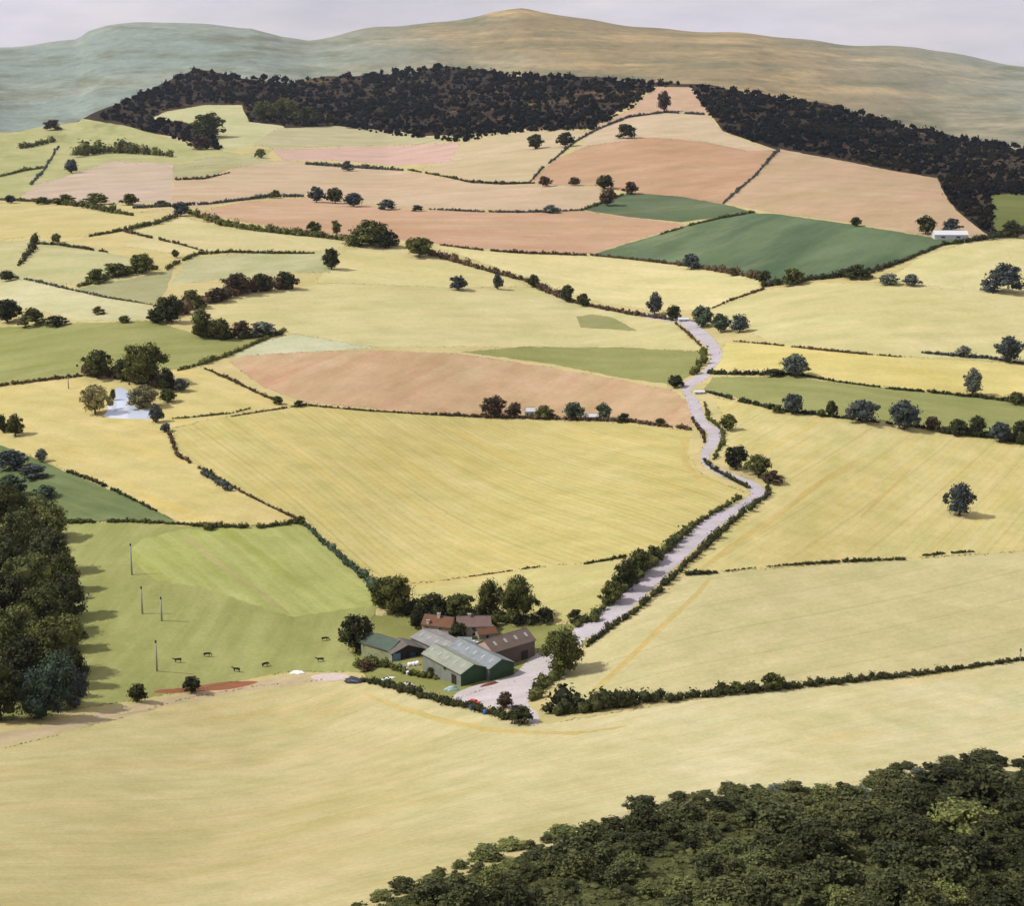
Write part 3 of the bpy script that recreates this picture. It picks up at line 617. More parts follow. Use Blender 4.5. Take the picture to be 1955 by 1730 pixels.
# --- hedges
HD = [
 ('hedge', 'dark green hedge running diagonally along the right side of the bright pasture', [(577, 998), (610, 1030), (650, 1066), (690, 1102), (725, 1135)], [7, 10, 13, 15, 22], 'teal', 1, 0),
 ('hedge', 'low olive hedge along the top of the pasture with poles', [(130, 999), (250, 997), (345, 1002), (400, 1007), (500, 1008), (577, 997)], [8, 7, 6, 10, 7, 10], 'oak', 1, .25),
 ('hedge', 'thin brown hedge down the left side of the golden field', [(334, 868), (400, 905), (460, 940), (520, 970), (577, 997)], [9, 7, 6, 4, 7], 'brown', .95, .2),
 ('hedge', 'blue grey thicket in the thin hedge left of the golden field', [(385, 905), (415, 922), (440, 940)], [9, 15, 12], 'blue', 1, 0),
 ('hedge', 'dark hedge along the right side of the straight lane', [(1120, 1236), (1160, 1204), (1215, 1168), (1280, 1106), (1340, 1052), (1400, 996), (1440, 968), (1466, 946), (1466, 920)], [12, 11, 12, 13, 13, 14, 13, 12, 9], 'dark', 1, 0),
 ('hedge', 'green hedge along the left side of the straight lane', [(1100, 1196), (1130, 1184), (1190, 1126), (1280, 1046), (1330, 1002), (1370, 976), (1416, 950)], [12, 20, 30, 22, 12, 10, 8], 'oak', 1, 0),
 ('hedge', 'dark broken hedge across the top of the smooth straw field right of the lane', [(1310, 1098), (1370, 1095)], [10, 8], 'dark', 1, 0),
 ('hedge', 'thin dark hedge stretch below the yellow field, right of the broken hedge', [(1385, 1091), (1470, 1082), (1550, 1077), (1640, 1072), (1745, 1068)], [3, 3, 6, 7, 5], 'dark', .85, .3),
 ('hedge', 'farthest right thin dark hedge stretch below the lone tree', [(1760, 1062), (1810, 1057), (1860, 1054)], [4, 6, 4], 'dark', .9, .1),
 ('hedge', 'thick dark green hedge rising to the right edge below the smooth straw field', [(1040, 1366), (1080, 1362), (1130, 1356), (1180, 1350), (1250, 1340), (1350, 1330), (1450, 1320), (1600, 1305), (1780, 1286), (1955, 1260)], [38, 42, 38, 28, 20, 19, 16, 13, 10, 7], 'dark', 1, 0),
 ('hedge', 'dark hedge along the front of the farm', [(690, 1300), (740, 1312), (800, 1330), (860, 1346), (920, 1360), (990, 1378)], [10, 14, 15, 17, 20, 24], 'dark', 1, 0),
 ('hedge', 'low dark hedge between the salmon field and the golden field', [(440, 796), (580, 774), (690, 784), (800, 791), (940, 798), (1060, 801), (1200, 806), (1322, 822)], [3, 4, 4, 4, 8, 10, 8, 8], 'brown', .95, .1),
 ('hedge', 'brown hedge down the left end of the salmon field', [(392, 705), (430, 722), (480, 746), (530, 768)], [4, 6, 6, 6], 'brown', 1, 0),
 ('hedge', 'dark green hedge along the right end of the olive pasture', [(340, 708), (400, 692), (440, 678), (480, 660), (545, 632)], [6, 10, 8, 7, 9], 'oak', 1, 0),
 ('hedge', 'long brown hedge slanting from the copse down to the lane', [(780, 474), (840, 492), (930, 518), (1000, 536), (1040, 556), (1080, 574), (1120, 584), (1200, 600), (1285, 612)], [18, 14, 9, 9, 12, 11, 9, 9, 7], 'brown', 1, 0),
 ('hedge', 'long dark olive hedge across the left below the pink fields', [(345, 402), (420, 430), (500, 442), (600, 452), (700, 464), (760, 470)], [12, 15, 13, 13, 14, 14], 'oak', 1, 0),
 ('hedge', 'dark olive hedge under the pale pink field at the far left', [(0, 382), (80, 386), (150, 394), (210, 406), (255, 412)], [5, 8, 14, 14, 6], 'oak', 1, 0),
 ('hedge', 'thin grey hedge under the pale pink field, right of the bush row', [(255, 398), (330, 394), (400, 390), (470, 382), (520, 376), (580, 376)], [6, 9, 6, 6, 9, 6], 'blue', 1, .1),
 ('hedge', 'dark hedge above the green strip field right of the lane', [(1352, 714), (1420, 716), (1470, 716), (1520, 716), (1600, 730), (1680, 740)], [9, 9, 12, 7, 4, 4], 'dark', 1, 0),
 ('hedge', 'right stretch of dark hedge below the bright yellow strip field', [(1690, 742), (1780, 750), (1870, 760), (1955, 770)], [4, 7, 8, 9], 'dark', 1, .05),
 ('hedge', 'green brown hedge between the green strip and the yellow field', [(1345, 748), (1400, 764), (1460, 778), (1500, 786), (1600, 798), (1700, 810), (1820, 825), (1955, 842)], [5, 10, 10, 8, 6, 6, 8, 10], 'dark', .95, .1),
 ('hedge', 'dark hedge along the lower left side of the dark green crop', [(1128, 488), (1210, 496), (1300, 507), (1380, 520), (1450, 534)], [4, 5, 7, 12, 14], 'brown', 1, 0),
 ('hedge', 'dark hedge along the lower right side of the dark green crop', [(1458, 548), (1500, 542), (1560, 534), (1650, 526), (1720, 502), (1800, 468), (1880, 458), (1955, 446)], [10, 14, 12, 14, 8, 7, 12, 14], 'dark', 1, 0),
 ('hedge', 'faint brown hedge from the dark green crop down to the lane', [(1352, 592), (1400, 572), (1460, 552)], [3, 5, 5], 'brown', .9, .2),
 ('hedge', 'faint pinkish brown hedge above the bright yellow strip field', [(1400, 652), (1470, 658), (1560, 668), (1640, 676), (1720, 682)], [3, 4, 5, 5, 3], 'brown', .8, .2),
 ('hedge', 'grey hedge at the right edge above the bright yellow strip field', [(1760, 674), (1800, 678), (1880, 684), (1955, 696)], [5, 6, 7, 6], 'blue', .9, .1),
 ('hedge', 'grey hedge splitting the two big fields of the conical hill', [(1486, 288), (1460, 316), (1438, 340), (1405, 368), (1380, 390)], [6, 7, 5, 6, 4], 'blue', 1, 0),
 ('hedge', 'grey hedge up the left side of the conical hill', [(1010, 350), (1036, 322), (1064, 300), (1100, 270), (1140, 248), (1200, 224), (1270, 215), (1345, 219)], [4, 5, 5, 5, 5, 5, 5, 5], 'blue', 1, .1),
 ('hedge', 'thin dark hedge below the pale straw slope left of the conical hill', [(780, 325), (850, 338), (900, 349), (960, 352), (1020, 350)], [4, 5, 7, 6, 4], 'dark', 1, .1),
 ('hedge', 'grey hedge between the bright pink strip and the cream pink field', [(585, 314), (640, 318), (700, 322), (770, 326)], [6, 8, 8, 5], 'blue', 1, .05),
 ('hedge', 'thin grey hedge above the salmon pink field', [(820, 400), (920, 405), (1000, 406), (1110, 402)], [4, 5, 5, 5], 'blue', .9, .1),
 ('hedge', 'olive hedge along the bottom of the salmon pink far field', [(840, 468), (920, 478), (1000, 484), (1120, 488)], [4, 4, 6, 5], 'brown', .9, .15),
 ('hedge', 'dark hedge along the left edge of the narrow green strip, by the conical hill', [(1110, 402), (1140, 392), (1190, 372)], [4, 7, 5], 'oak', 1, 0),
 ('hedge', 'dark hedge dividing the two dark green crops', [(1260, 448), (1320, 430), (1380, 416), (1440, 406)], [4, 4, 5, 5], 'oak', 1, .1),
 ('hedge', 'thin olive hedge over the grey green meadow left of centre', [(318, 516), (345, 500), (380, 486), (440, 482), (520, 484), (600, 484)], [8, 9, 7, 6, 6, 4], 'oak', 1, .05),
 ('hedge', 'dark olive hedge below the trees of the rough meadow at the left', [(150, 548), (190, 538), (240, 524), (300, 514)], [8, 12, 14, 9], 'oak', 1, 0),
 ('hedge', 'thin dark hedge over the rough meadow at the left', [(70, 466), (110, 468), (150, 474), (205, 482)], [5, 5, 8, 4], 'dark', 1, .1),
 ('hedge', 'leaning dark tree line at the left edge of the rough meadow', [(66, 465), (58, 482), (46, 500), (36, 508)], [16, 14, 13, 10], 'dark', 1, 0),
 ('hedge', 'thin hedge rising to the blue bush at the left', [(170, 452), (240, 440), (300, 428), (340, 414)], [4, 8, 12, 10], 'oak', 1, 0),
 ('hedge', 'short dark hedge among the pale fields left of centre', [(240, 444), (290, 455), (340, 466), (390, 480)], [8, 5, 5, 3], 'brown', .9, .1),
 ('hedge', 'thin blue grey hedge above the pale cream field at the left edge', [(0, 528), (50, 534), (110, 548), (200, 568), (290, 582)], [9, 6, 5, 4, 3], 'blue', .9, .1),
 ('hedge', 'brown hedge along the bottom of the olive pasture at the left edge', [(0, 738), (60, 730), (110, 724), (160, 718)], [8, 7, 7, 5], 'brown', .95, .1),
 ('hedge', 'short thin hedge right of the pond', [(330, 800), (370, 797), (440, 790), (480, 780)], [4, 4, 4, 4], 'oak', .9, .1),
 ('hedge', 'dark brown hedge where the thin field hedge meets the pond', [(310, 818), (328, 836), (334, 862)], [9, 8, 10], 'brown', 1, 0),
 ('hedge', 'dark hedge along the top of the dark green rough field at the left', [(130, 902), (180, 920), (240, 948), (300, 978)], [7, 8, 7, 5], 'dark', .95, .1),
 ('hedge', 'dark hedge along the lane bend below the two bushes', [(1345, 880), (1360, 896), (1395, 916), (1430, 934)], [8, 9, 10, 8], 'dark', 1, 0),
 ('hedge', 'hedge on the right side of the lane by the round bush', [(1345, 770), (1352, 800), (1382, 826), (1376, 852), (1362, 880)], [6, 8, 8, 9, 9], 'oak', 1, 0),
 ('hedge', 'dark green hedge on the left side of the upper lane bend', [(1346, 680), (1336, 700), (1322, 718)], [18, 22, 14], 'oak', 1, 0),
 ('hedge', 'brown hedge at the left side of the lane opposite the round bush', [(1320, 800), (1340, 828), (1346, 846)], [8, 9, 8], 'brown', 1, 0),
 ('hedge', 'brown hedge running up from the upper lane bend to the white shed', [(1290, 618), (1316, 640), (1338, 662)], [5, 6, 6], 'brown', 1, 0),
 ('hedge', 'green brambles on the bank between the yard and the straw field', [(1015, 1340), (1035, 1312), (1058, 1296), (1070, 1290)], [22, 28, 26, 20], 'oak', 1, 0),
 ('hedge', 'dark band of trees across the pale green hill field at the far left', [(148, 300), (190, 292), (240, 292), (300, 296), (330, 300)], [22, 26, 22, 18, 8], 'oak', 1, 0),
 ('hedge', 'short dark hedge in the pale green hill field at the left edge', [(40, 284), (66, 280), (104, 270)], [10, 10, 12], 'oak', 1, 0),
 ('hedge', 'thin grey hedge down the pale green hill field at the far left', [(112, 280), (98, 304), (78, 334), (58, 354)], [5, 5, 6, 6], 'blue', 1, 0),
 ('hedge', 'thin olive hedge along the lower edge of the pale green hill field', [(0, 338), (50, 326), (90, 320)], [5, 7, 4], 'oak', 1, 0),
 ('hedge', 'dark hedge below the green knoll field', [(335, 344), (390, 342), (440, 330)], [6, 6, 3], 'brown', .9, .1),
 ('hedge', 'short brown hedge in the pale field by the golden field', [(895, 1102), (960, 1093), (1030, 1083)], [3, 3, 4], 'brown', .8, .2),
 ('hedge', 'short dark hedge reaching the lane trees behind the farm', [(1115, 1078), (1150, 1072), (1195, 1064)], [4, 5, 7], 'dark', 1, 0),
 ('hedge', 'rough green scrub in the farmyard grass left of the sheds', [(680, 1272), (710, 1270), (745, 1276), (790, 1290), (830, 1296)], [12, 18, 16, 12, 12], 'oak', 1, 0),
 ('thicket', 'dark brown undergrowth joining the trees of the central copse', [(292, 614), (330, 606), (375, 586), (430, 570), (490, 556), (560, 551)], [18, 22, 24, 22, 22, 16], 'brown', 1, 0),
 ('thicket', 'dark undergrowth below the central copse beside the olive pasture', [(370, 640), (420, 646), (470, 646), (540, 640)], [18, 20, 16, 10], 'dark', 1, 0),
 ('thicket', 'dark undergrowth joining the large trees behind the pond', [(168, 716), (230, 724), (290, 734), (335, 746)], [22, 28, 30, 18], 'brown', 1, 0),
 ('thicket', 'dark undergrowth under the trees behind the farmhouses', [(730, 1160), (770, 1168), (830, 1178), (890, 1178), (910, 1178)], [26, 28, 26, 22, 14], 'dark', 1, 0),
 ('thicket', 'dark undergrowth under the two tall trees behind the farm', [(905, 1182), (960, 1190), (1020, 1192)], [16, 22, 18], 'dark', 1, 0),
 ('thicket', 'dark undergrowth along the row over the yellow field at the right edge', [(1800, 828), (1870, 834), (1955, 846)], [14, 18, 22], 'dark', 1, 0),
 ('hedge', 'dark hedge behind the orange roofed house', [(790, 1192), (830, 1186), (880, 1182), (930, 1176)], [22, 18, 16, 14], 'dark', 1, 0),
]
for i, (nm, lab, pts, h, kind, dens, thr) in enumerate(HD):
    hedge(nm, lab, pts, h, kind, dens, seed=i + 1, thr=thr)

# --- single trees and bushes: px, py (foot), width, height, foliage, label
TR = [
 # far slope, left to right
 (100, 248, 40, 20, 'brown', 'brown bush on the skyline at the far left hill field'),
 (137, 330, 26, 26, 'blue', 'small grey bush at the lower left corner of the dark tree band'),
 (398, 262, 62, 46, 'oak', 'olive tree standing in the light clearing on the ridge'),
 (385, 285, 52, 30, 'brown', 'brown tree below the olive tree of the ridge clearing'),
 (497, 302, 20, 18, 'oak', 'tiny olive bush at the left end of the bright pink strip'),
 (20, 388, 22, 16, 'blue', 'grey bush at the left edge, start of the bush row'),
 (345, 412, 36, 26, 'blue', 'blue grey bush where two dark hedges meet at the left'),
 (525, 378, 24, 16, 'oak', 'small olive bush on the grey hedge left of the dark tree group'),
 (604, 386, 30, 30, 'blue', 'leftmost round tree of the dark group over the salmon pink field'),
 (640, 388, 34, 30, 'dark', 'middle tree of the dark group over the salmon pink field'),
 (675, 394, 36, 26, 'blue', 'rightmost tree of the dark group over the salmon pink field'),
 (740, 400, 42, 20, 'blue', 'wide low blue bush right of the dark tree group'),
 (797, 403, 26, 12, 'blue', 'tiny blue bush at the start of the thin grey hedge'),
 (663, 326, 28, 20, 'blue', 'grey bush on the hedge below the bright pink strip'),
 (600, 446, 28, 24, 'oak', 'round olive bush on the long dark hedge, left of its narrow neighbour'),
 (642, 448, 20, 28, 'oak', 'narrow olive bush on the long dark hedge left of the big copse'),
 (705, 470, 92, 50, 'oak', 'big spreading olive tree at the right end of the long dark hedge'),
 (738, 472, 50, 34, 'dark', 'dark tree tucked against the big spreading olive tree'),
 (800, 490, 52, 38, 'oak', 'olive brown tree between the big spreading tree and the brown hedge'),
 (1022, 284, 30, 28, 'dark', 'round dark tree on the pale slope left of the conical hill'),
 (1080, 280, 32, 28, 'dark', 'dark tree on the hedge at the left foot of the conical hill'),
 (1195, 264, 42, 28, 'dark', 'dark tree standing alone on the cream upper slope of the hill'),
 (1268, 212, 26, 38, 'brown', 'brown tree on the cone shaped hilltop field'),
 (1040, 356, 24, 20, 'brown', 'leftmost brown bush along the foot of the conical hill'),
 (1097, 354, 22, 16, 'brown', 'small brown bush under the salmon hill slope'),
 (1155, 360, 36, 26, 'dark', 'dark bush under the salmon hill slope by the brown tree'),
 (1160, 392, 32, 34, 'brown', 'dark brown tree at the tip of the narrow green strip'),
 (1205, 370, 36, 24, 'brown', 'brown bush on the upper edge of the narrow green strip'),
 (1052, 406, 36, 16, 'grey', 'low grey bush on the thin hedge left of the narrow green strip'),
 (1634, 432, 22, 18, 'dark', 'small dark bush on the upper edge of the dark green crop'),
 (1767, 446, 40, 34, 'dark', 'round dark tree left of the white barn'),
 (1815, 440, 40, 24, 'blue', 'grey tree behind the white barn'),
 (1930, 452, 46, 32, 'dark', 'dark tree at the right edge under the ridge wood'),
 # left middle distance
 (108, 464, 20, 18, 'oak', 'small dark bush in the pale field by the leaning tree line'),
 (633, 514, 34, 40, 'dark', 'lone dark round tree at the right end of the grey green meadow'),
 (272, 522, 42, 38, 'oak', 'tallest olive tree of the copse in the rough meadow'),
 (222, 528, 64, 26, 'oak', 'low wide bush in the middle of the rough meadow copse'),
 (184, 540, 46, 28, 'oak', 'olive bush at the left end of the rough meadow copse'),
 (335, 492, 14, 16, 'oak', 'tiny olive bush poking from the thin olive hedge'),
 (15, 536, 26, 20, 'dark', 'dark bush at the left edge above the pale cream field'),
 (328, 616, 44, 52, 'dark', 'nearly black round tree at the lower left of the central copse'),
 (300, 616, 40, 30, 'dark', 'dark bush left of the nearly black tree'),
 (312, 590, 34, 24, 'oak', 'olive bush behind the nearly black tree'),
 (368, 588, 52, 36, 'oak', 'olive tree right of the nearly black tree'),
 (415, 576, 54, 26, 'brown', 'low brown bush in the middle of the central copse'),
 (455, 562, 52, 42, 'brown', 'brown tree in the right half of the central copse'),
 (500, 556, 44, 34, 'dark', 'dark tree second from the right end of the central copse'),
 (546, 552, 40, 34, 'dark', 'dark tree at the right end of the central copse'),
 (386, 644, 42, 56, 'oak', 'tall olive tree below the central copse'),
 (420, 648, 40, 40, 'oak', 'shorter olive tree beside the tall one below the central copse'),
 (460, 644, 36, 32, 'brown', 'brown bush between the olive trees and the grey bush'),
 (502, 640, 66, 26, 'grey', 'wide grey bush at the corner of the olive pasture'),
 (188, 600, 26, 16, 'oak', 'tiny bush in the pale cream field at the left'),
 (238, 616, 26, 14, 'oak', 'tiny bush left of the central copse at the pasture top'),
 (15, 616, 50, 46, 'dark', 'dark bush at the left edge, largest of the edge thicket'),
 (62, 622, 54, 36, 'oak', 'olive bush in the middle of the thicket at the left edge'),
 (106, 622, 50, 20, 'dark', 'low dark bush at the right end of the left edge thicket'),
 (187, 722, 52, 56, 'oak', 'dark olive tree, left one behind the pond'),
 (236, 726, 40, 40, 'dark', 'small dark tree between the two large pond trees'),
 (278, 736, 84, 82, 'oak', 'largest dark olive tree behind the pond'),
 (318, 746, 36, 44, 'dark', 'dark tree at the right shoulder of the largest pond tree'),
 (320, 768, 32, 26, 'oak', 'olive bush below the pond trees on the right'),
 (346, 748, 26, 26, 'blue', 'blue grey bush right of the pond trees'),
 (182, 790, 52, 58, 'pale', 'pale beige green tree at the left bank of the pond'),
 (274, 778, 56, 42, 'pale', 'pale beige green bush at the right bank of the pond'),
 (298, 806, 26, 36, 'blue', 'navy bush at the right end of the pond'),
 (316, 824, 20, 16, 'blue', 'tiny navy bush just below the pond'),
 (252, 770, 10, 20, 'oak', 'slim olive bush on the inner bank of the pond'),
 (216, 764, 12, 22, 'oak', 'slim olive bush on the left bank of the pond'),
 (530, 772, 24, 16, 'oak', 'small olive bush at the lower left corner of the salmon field'),
 (570, 776, 24, 12, 'dark', 'tiny black bush on the lower hedge of the salmon field'),
 (6, 826, 24, 36, 'dark', 'dark tree cut by the left edge above the dark green field'),
 (30, 832, 32, 42, 'oak', 'olive tree by the left edge above the dark green field'),
 (80, 882, 22, 26, 'grey', 'grey bush at the top of the dark green field'),
 (400, 1011, 26, 13, 'oak', 'rounded olive bush in the low hedge over the pasture'),
 (263, 1340, 34, 36, 'dark', 'dark bush on the verge at the lower left of the pasture'),
 (366, 1322, 36, 32, 'dark', 'dark bush on the verge beside the red earth strip'),
 (575, 1002, 18, 18, 'oak', 'small bush where three field hedges meet'),
 # middle and right
 (875, 553, 36, 26, 'blue', 'boxy blue grey bush in the straw field left of the brown hedge'),
 (950, 552, 20, 30, 'blue', 'narrow blue grey bush right of the boxy one'),
 (1018, 548, 24, 24, 'dark', 'dark bush at the bend of the long brown hedge'),
 (1083, 576, 28, 32, 'dark', 'left of two dark bushes on the lower brown hedge'),
 (1113, 584, 24, 24, 'dark', 'right of two dark bushes on the lower brown hedge'),
 (1250, 600, 30, 42, 'blue', 'pointed dark blue tree left of the white shed on the lane'),
 (1285, 612, 28, 30, 'dark', 'round dark tree just left of the white shed on the lane'),
 (1340, 624, 42, 40, 'teal', 'green tree right of the white shed on the lane'),
 (1376, 634, 34, 36, 'teal', 'middle green tree right of the white shed on the lane'),
 (1412, 634, 34, 34, 'blue', 'blue grey tree at the right end of the lane trees'),
 (1290, 740, 32, 24, 'dark', 'black bush at the upper right corner of the salmon field'),
 (942, 794, 50, 38, 'brown', 'thin brown tree in the hedge between salmon and golden fields'),
 (982, 796, 28, 28, 'brown', 'dark brown bush left of the small white cottage'),
 (1040, 799, 44, 26, 'oak', 'olive bush right of the small white cottage'),
 (1096, 801, 40, 34, 'teal', 'green bush between the two white buildings in the hedge'),
 (1152, 801, 32, 32, 'teal', 'green bush right of the long white cottage'),
 (1190, 806, 30, 18, 'dark', 'low dark bush in the hedge right of the white cottages'),
 (1260, 812, 26, 14, 'dark', 'low dark bush in the hedge nearest the lane'),
 (1320, 514, 32, 30, 'blue', 'dark blue bush at the lower edge of the dark green crop'),
 (1400, 526, 24, 16, 'brown', 'small brown bush on the lower hedge of the dark green crop'),
 (1457, 540, 30, 24, 'dark', 'dark bush at the lowest corner of the dark green crop'),
 (1515, 544, 54, 32, 'oak', 'olive bush right of the lowest corner of the dark green crop'),
 (1636, 532, 60, 28, 'dark', 'wide dark bush under the right half of the dark green crop'),
 (1697, 544, 44, 22, 'grey', 'left of two low grey bushes above the wide pale straw field'),
 (1738, 545, 42, 22, 'grey', 'right of two low grey bushes above the wide pale straw field'),
 (1915, 558, 80, 56, 'blue', 'big dark blue grey tree at the right edge'),
 (1517, 718, 52, 42, 'grey', 'grey green tree on the hedge above the green strip field'),
 (1480, 718, 40, 14, 'dark', 'low dark bush left of the grey green tree on the hedge'),
 (1856, 754, 34, 52, 'grey', 'tall narrow grey brown tree on the hedge near the right edge'),
 (1840, 680, 38, 20, 'grey', 'low grey bush at the top of the bright yellow strip'),
 (1926, 692, 46, 52, 'blue', 'grey blue tree at the right edge above the bright yellow strip'),
 (1940, 772, 32, 24, 'oak', 'olive bush at the right edge of the green strip field'),
 (1513, 790, 40, 38, 'blue', 'first large dark bush from the lane in the row over the yellow field'),
 (1484, 788, 26, 16, 'oak', 'low olive bush left of the first large bush in the row'),
 (1586, 796, 22, 32, 'dark', 'narrow dark bush, second from the lane in the row over the yellow field'),
 (1567, 795, 18, 14, 'oak', 'tiny olive bush at the left foot of the narrow dark bush'),
 (1646, 806, 58, 44, 'blue', 'wide dark bush in the middle of the row over the yellow field'),
 (1726, 820, 56, 56, 'blue', 'largest dark bush of the row over the yellow field'),
 (1780, 822, 30, 28, 'brown', 'brown bush right of the largest bush of the row'),
 (1828, 830, 44, 30, 'dark', 'low dark bush in the right part of the row over the yellow field'),
 (1864, 832, 36, 38, 'dark', 'round dark bush in the right part of the row over the yellow field'),
 (1908, 844, 38, 38, 'blue', 'blue grey bush second from the right edge in the row'),
 (1946, 846, 36, 44, 'dark', 'dark bush at the right edge in the row over the yellow field'),
 (1390, 822, 32, 32, 'oak', 'round olive bush beside the lane'),
 (1405, 896, 46, 46, 'dark', 'left of two dark trees above the lane bend'),
 (1448, 910, 46, 44, 'oak', 'right of two dark trees above the lane bend'),
 (1474, 922, 46, 24, 'brown', 'low brown bush at the outer side of the lane bend'),
 (1832, 985, 52, 64, 'blue', 'lone dark tree in the yellow field on the right'),
 # farm
 (752, 1172, 72, 78, 'oak', 'large olive tree at the back left of the farm'),
 (726, 1160, 40, 52, 'dark', 'dark tree leaning over the end of the diagonal hedge'),
 (824, 1182, 76, 50, 'dark', 'wide dark tree behind the orange roofed house'),
 (876, 1174, 56, 42, 'oak', 'olive bush behind the gap between the two houses'),
 (935, 1180, 54, 76, 'oak', 'left of the two tall trees behind the mauve roofed house'),
 (987, 1190, 74, 96, 'oak', 'tallest tree behind the farm, right of its twin'),
 (1040, 1190, 36, 32, 'dark', 'boxy dark bush right of the tallest farm tree'),
 (1097, 1186, 34, 24, 'dark', 'small dark bush between the farm trees and the lane'),
 (680, 1245, 64, 72, 'dark', 'dark tree at the left end of the farm buildings'),
 (794, 1200, 26, 38, 'dark', 'narrow dark tree at the left wall of the orange roofed house'),
 (876, 1222, 36, 34, 'dark', 'dark bush in front of the mauve roofed house'),
 (1074, 1286, 84, 88, 'oak', 'big round tree beside the yard and the lane'),
 (964, 1352, 30, 32, 'brown', 'rust brown round bush at the front of the yard'),
 (992, 1382, 50, 36, 'dark', 'dark bush at the yard gate in front of the farm'),
 (1168, 1152, 44, 44, 'oak', 'lowest of the four trees along the left of the lane'),
 (1192, 1128, 46, 60, 'dark', 'second lowest tree along the left of the lane'),
 (1218, 1098, 48, 50, 'oak', 'third tree up along the left of the lane'),
 (1246, 1074, 36, 32, 'dark', 'topmost small tree along the left of the lane'),
 (826, 1290, 26, 18, 'dark', 'small dark bush against the grey wall of the front shed'),
 (700, 1280, 34, 22, 'brown', 'brown bush in the rough grass left of the sheds'),
 (945, 1196, 20, 24, 'oak', 'small olive bush at the right end of the mauve roofed house'),
 (1155, 1352, 40, 20, 'oak', 'olive tuft on top of the thick hedge below the straw field'),
 (1405, 1324, 24, 24, 'oak', 'small olive bush standing up from the hedge right of the farm'),
 (1475, 1316, 42, 32, 'oak', 'larger olive bush standing up from the hedge right of the farm'),
]
for r in TR: tree(*r[:6])
ORD = ['leftmost', 'second from left', 'third from left', 'fourth from left', 'rightmost']
for i, (x, y, w, h) in enumerate([(80, 390, 32, 14), (125, 390, 46, 20), (185, 390, 52, 22), (250, 391, 42, 22), (310, 394, 36, 12)]):
    tree(x, y, w, h, 'oak', 'olive bush under the pale pink field at far left, ' + ORD[i], 'bushes under the pale pink field')
for i, (x, y, w, h, k) in enumerate([(505, 232, 44, 40, 'oak'), (545, 226, 46, 40, 'oak'), (585, 240, 50, 36, 'dark')]):
    tree(x, y, w, h, k, ['left', 'middle', 'right'][i] + ' olive tree of three at the wood edge beside the ridge clearing', 'trees at the wood edge')

# wood at the left edge: one tree per line
LW = [(20, 1010, 70, 90, 'oak'), (70, 1000, 60, 60, 'mid'), (100, 1030, 66, 70, 'mid'), (40, 1060, 80, 90, 'scrub'), (95, 1095, 78, 90, 'scrub'), (10, 1110, 80, 90, 'scrub'),
      (120, 1130, 60, 80, 'oak'), (60, 1150, 90, 100, 'mid'), (130, 1180, 74, 90, 'scrub'), (10, 1190, 90, 100, 'dark'), (80, 1215, 96, 100, 'oak'), (135, 1240, 60, 70, 'mid'),
      (20, 1260, 100, 110, 'mid'), (95, 1285, 100, 110, 'oak'), (140, 1310, 64, 80, 'dark'), (40, 1335, 110, 120, 'dark'), (110, 1350, 90, 110, 'teal'), (145, 1352, 56, 80, 'blue'),
      (0, 1375, 90, 120, 'dark'), (75, 1372, 90, 100, 'teal'), (-50, 1100, 90, 120, 'mid'), (-60, 1220, 100, 130, 'dark'), (-60, 1330, 110, 130, 'oak'), (-40, 1020, 80, 90, 'dark')]
for i, (x, y, w, h, k) in enumerate(LW):
    d = {'oak': 'olive green tree in the dense wood along the left edge of the pasture', 'scrub': 'deep olive tree in the dense wood along the left edge of the pasture', 'mid': 'paler olive tree in the dense wood along the left edge of the pasture', 'dark': 'dark green tree in the dense wood along the left edge of the pasture',
         'brown': 'brownish tree in the dense wood along the left edge of the pasture', 'teal': 'deep green tree at the foot of the dense wood along the left edge',
         'blue': 'bluish tree at the lower right corner of the wood along the left edge'}[k]
    tree(x, y, w, h, k, d, 'trees of the left edge wood')
for i, (x, y, w, h) in enumerate([(20, 895, 70, 36), (66, 912, 60, 26), (20, 950, 70, 46), (88, 950, 54, 24), (70, 985, 70, 40), (10, 985, 50, 40)]):
    tree(x, y, w, h, 'teal' if i > 1 else 'blue', 'blue green bush at the top of the dark green rough field' if i < 2 else 'deep green bush in the dark green rough field', 'bushes in the dark green rough field', shape='bush')

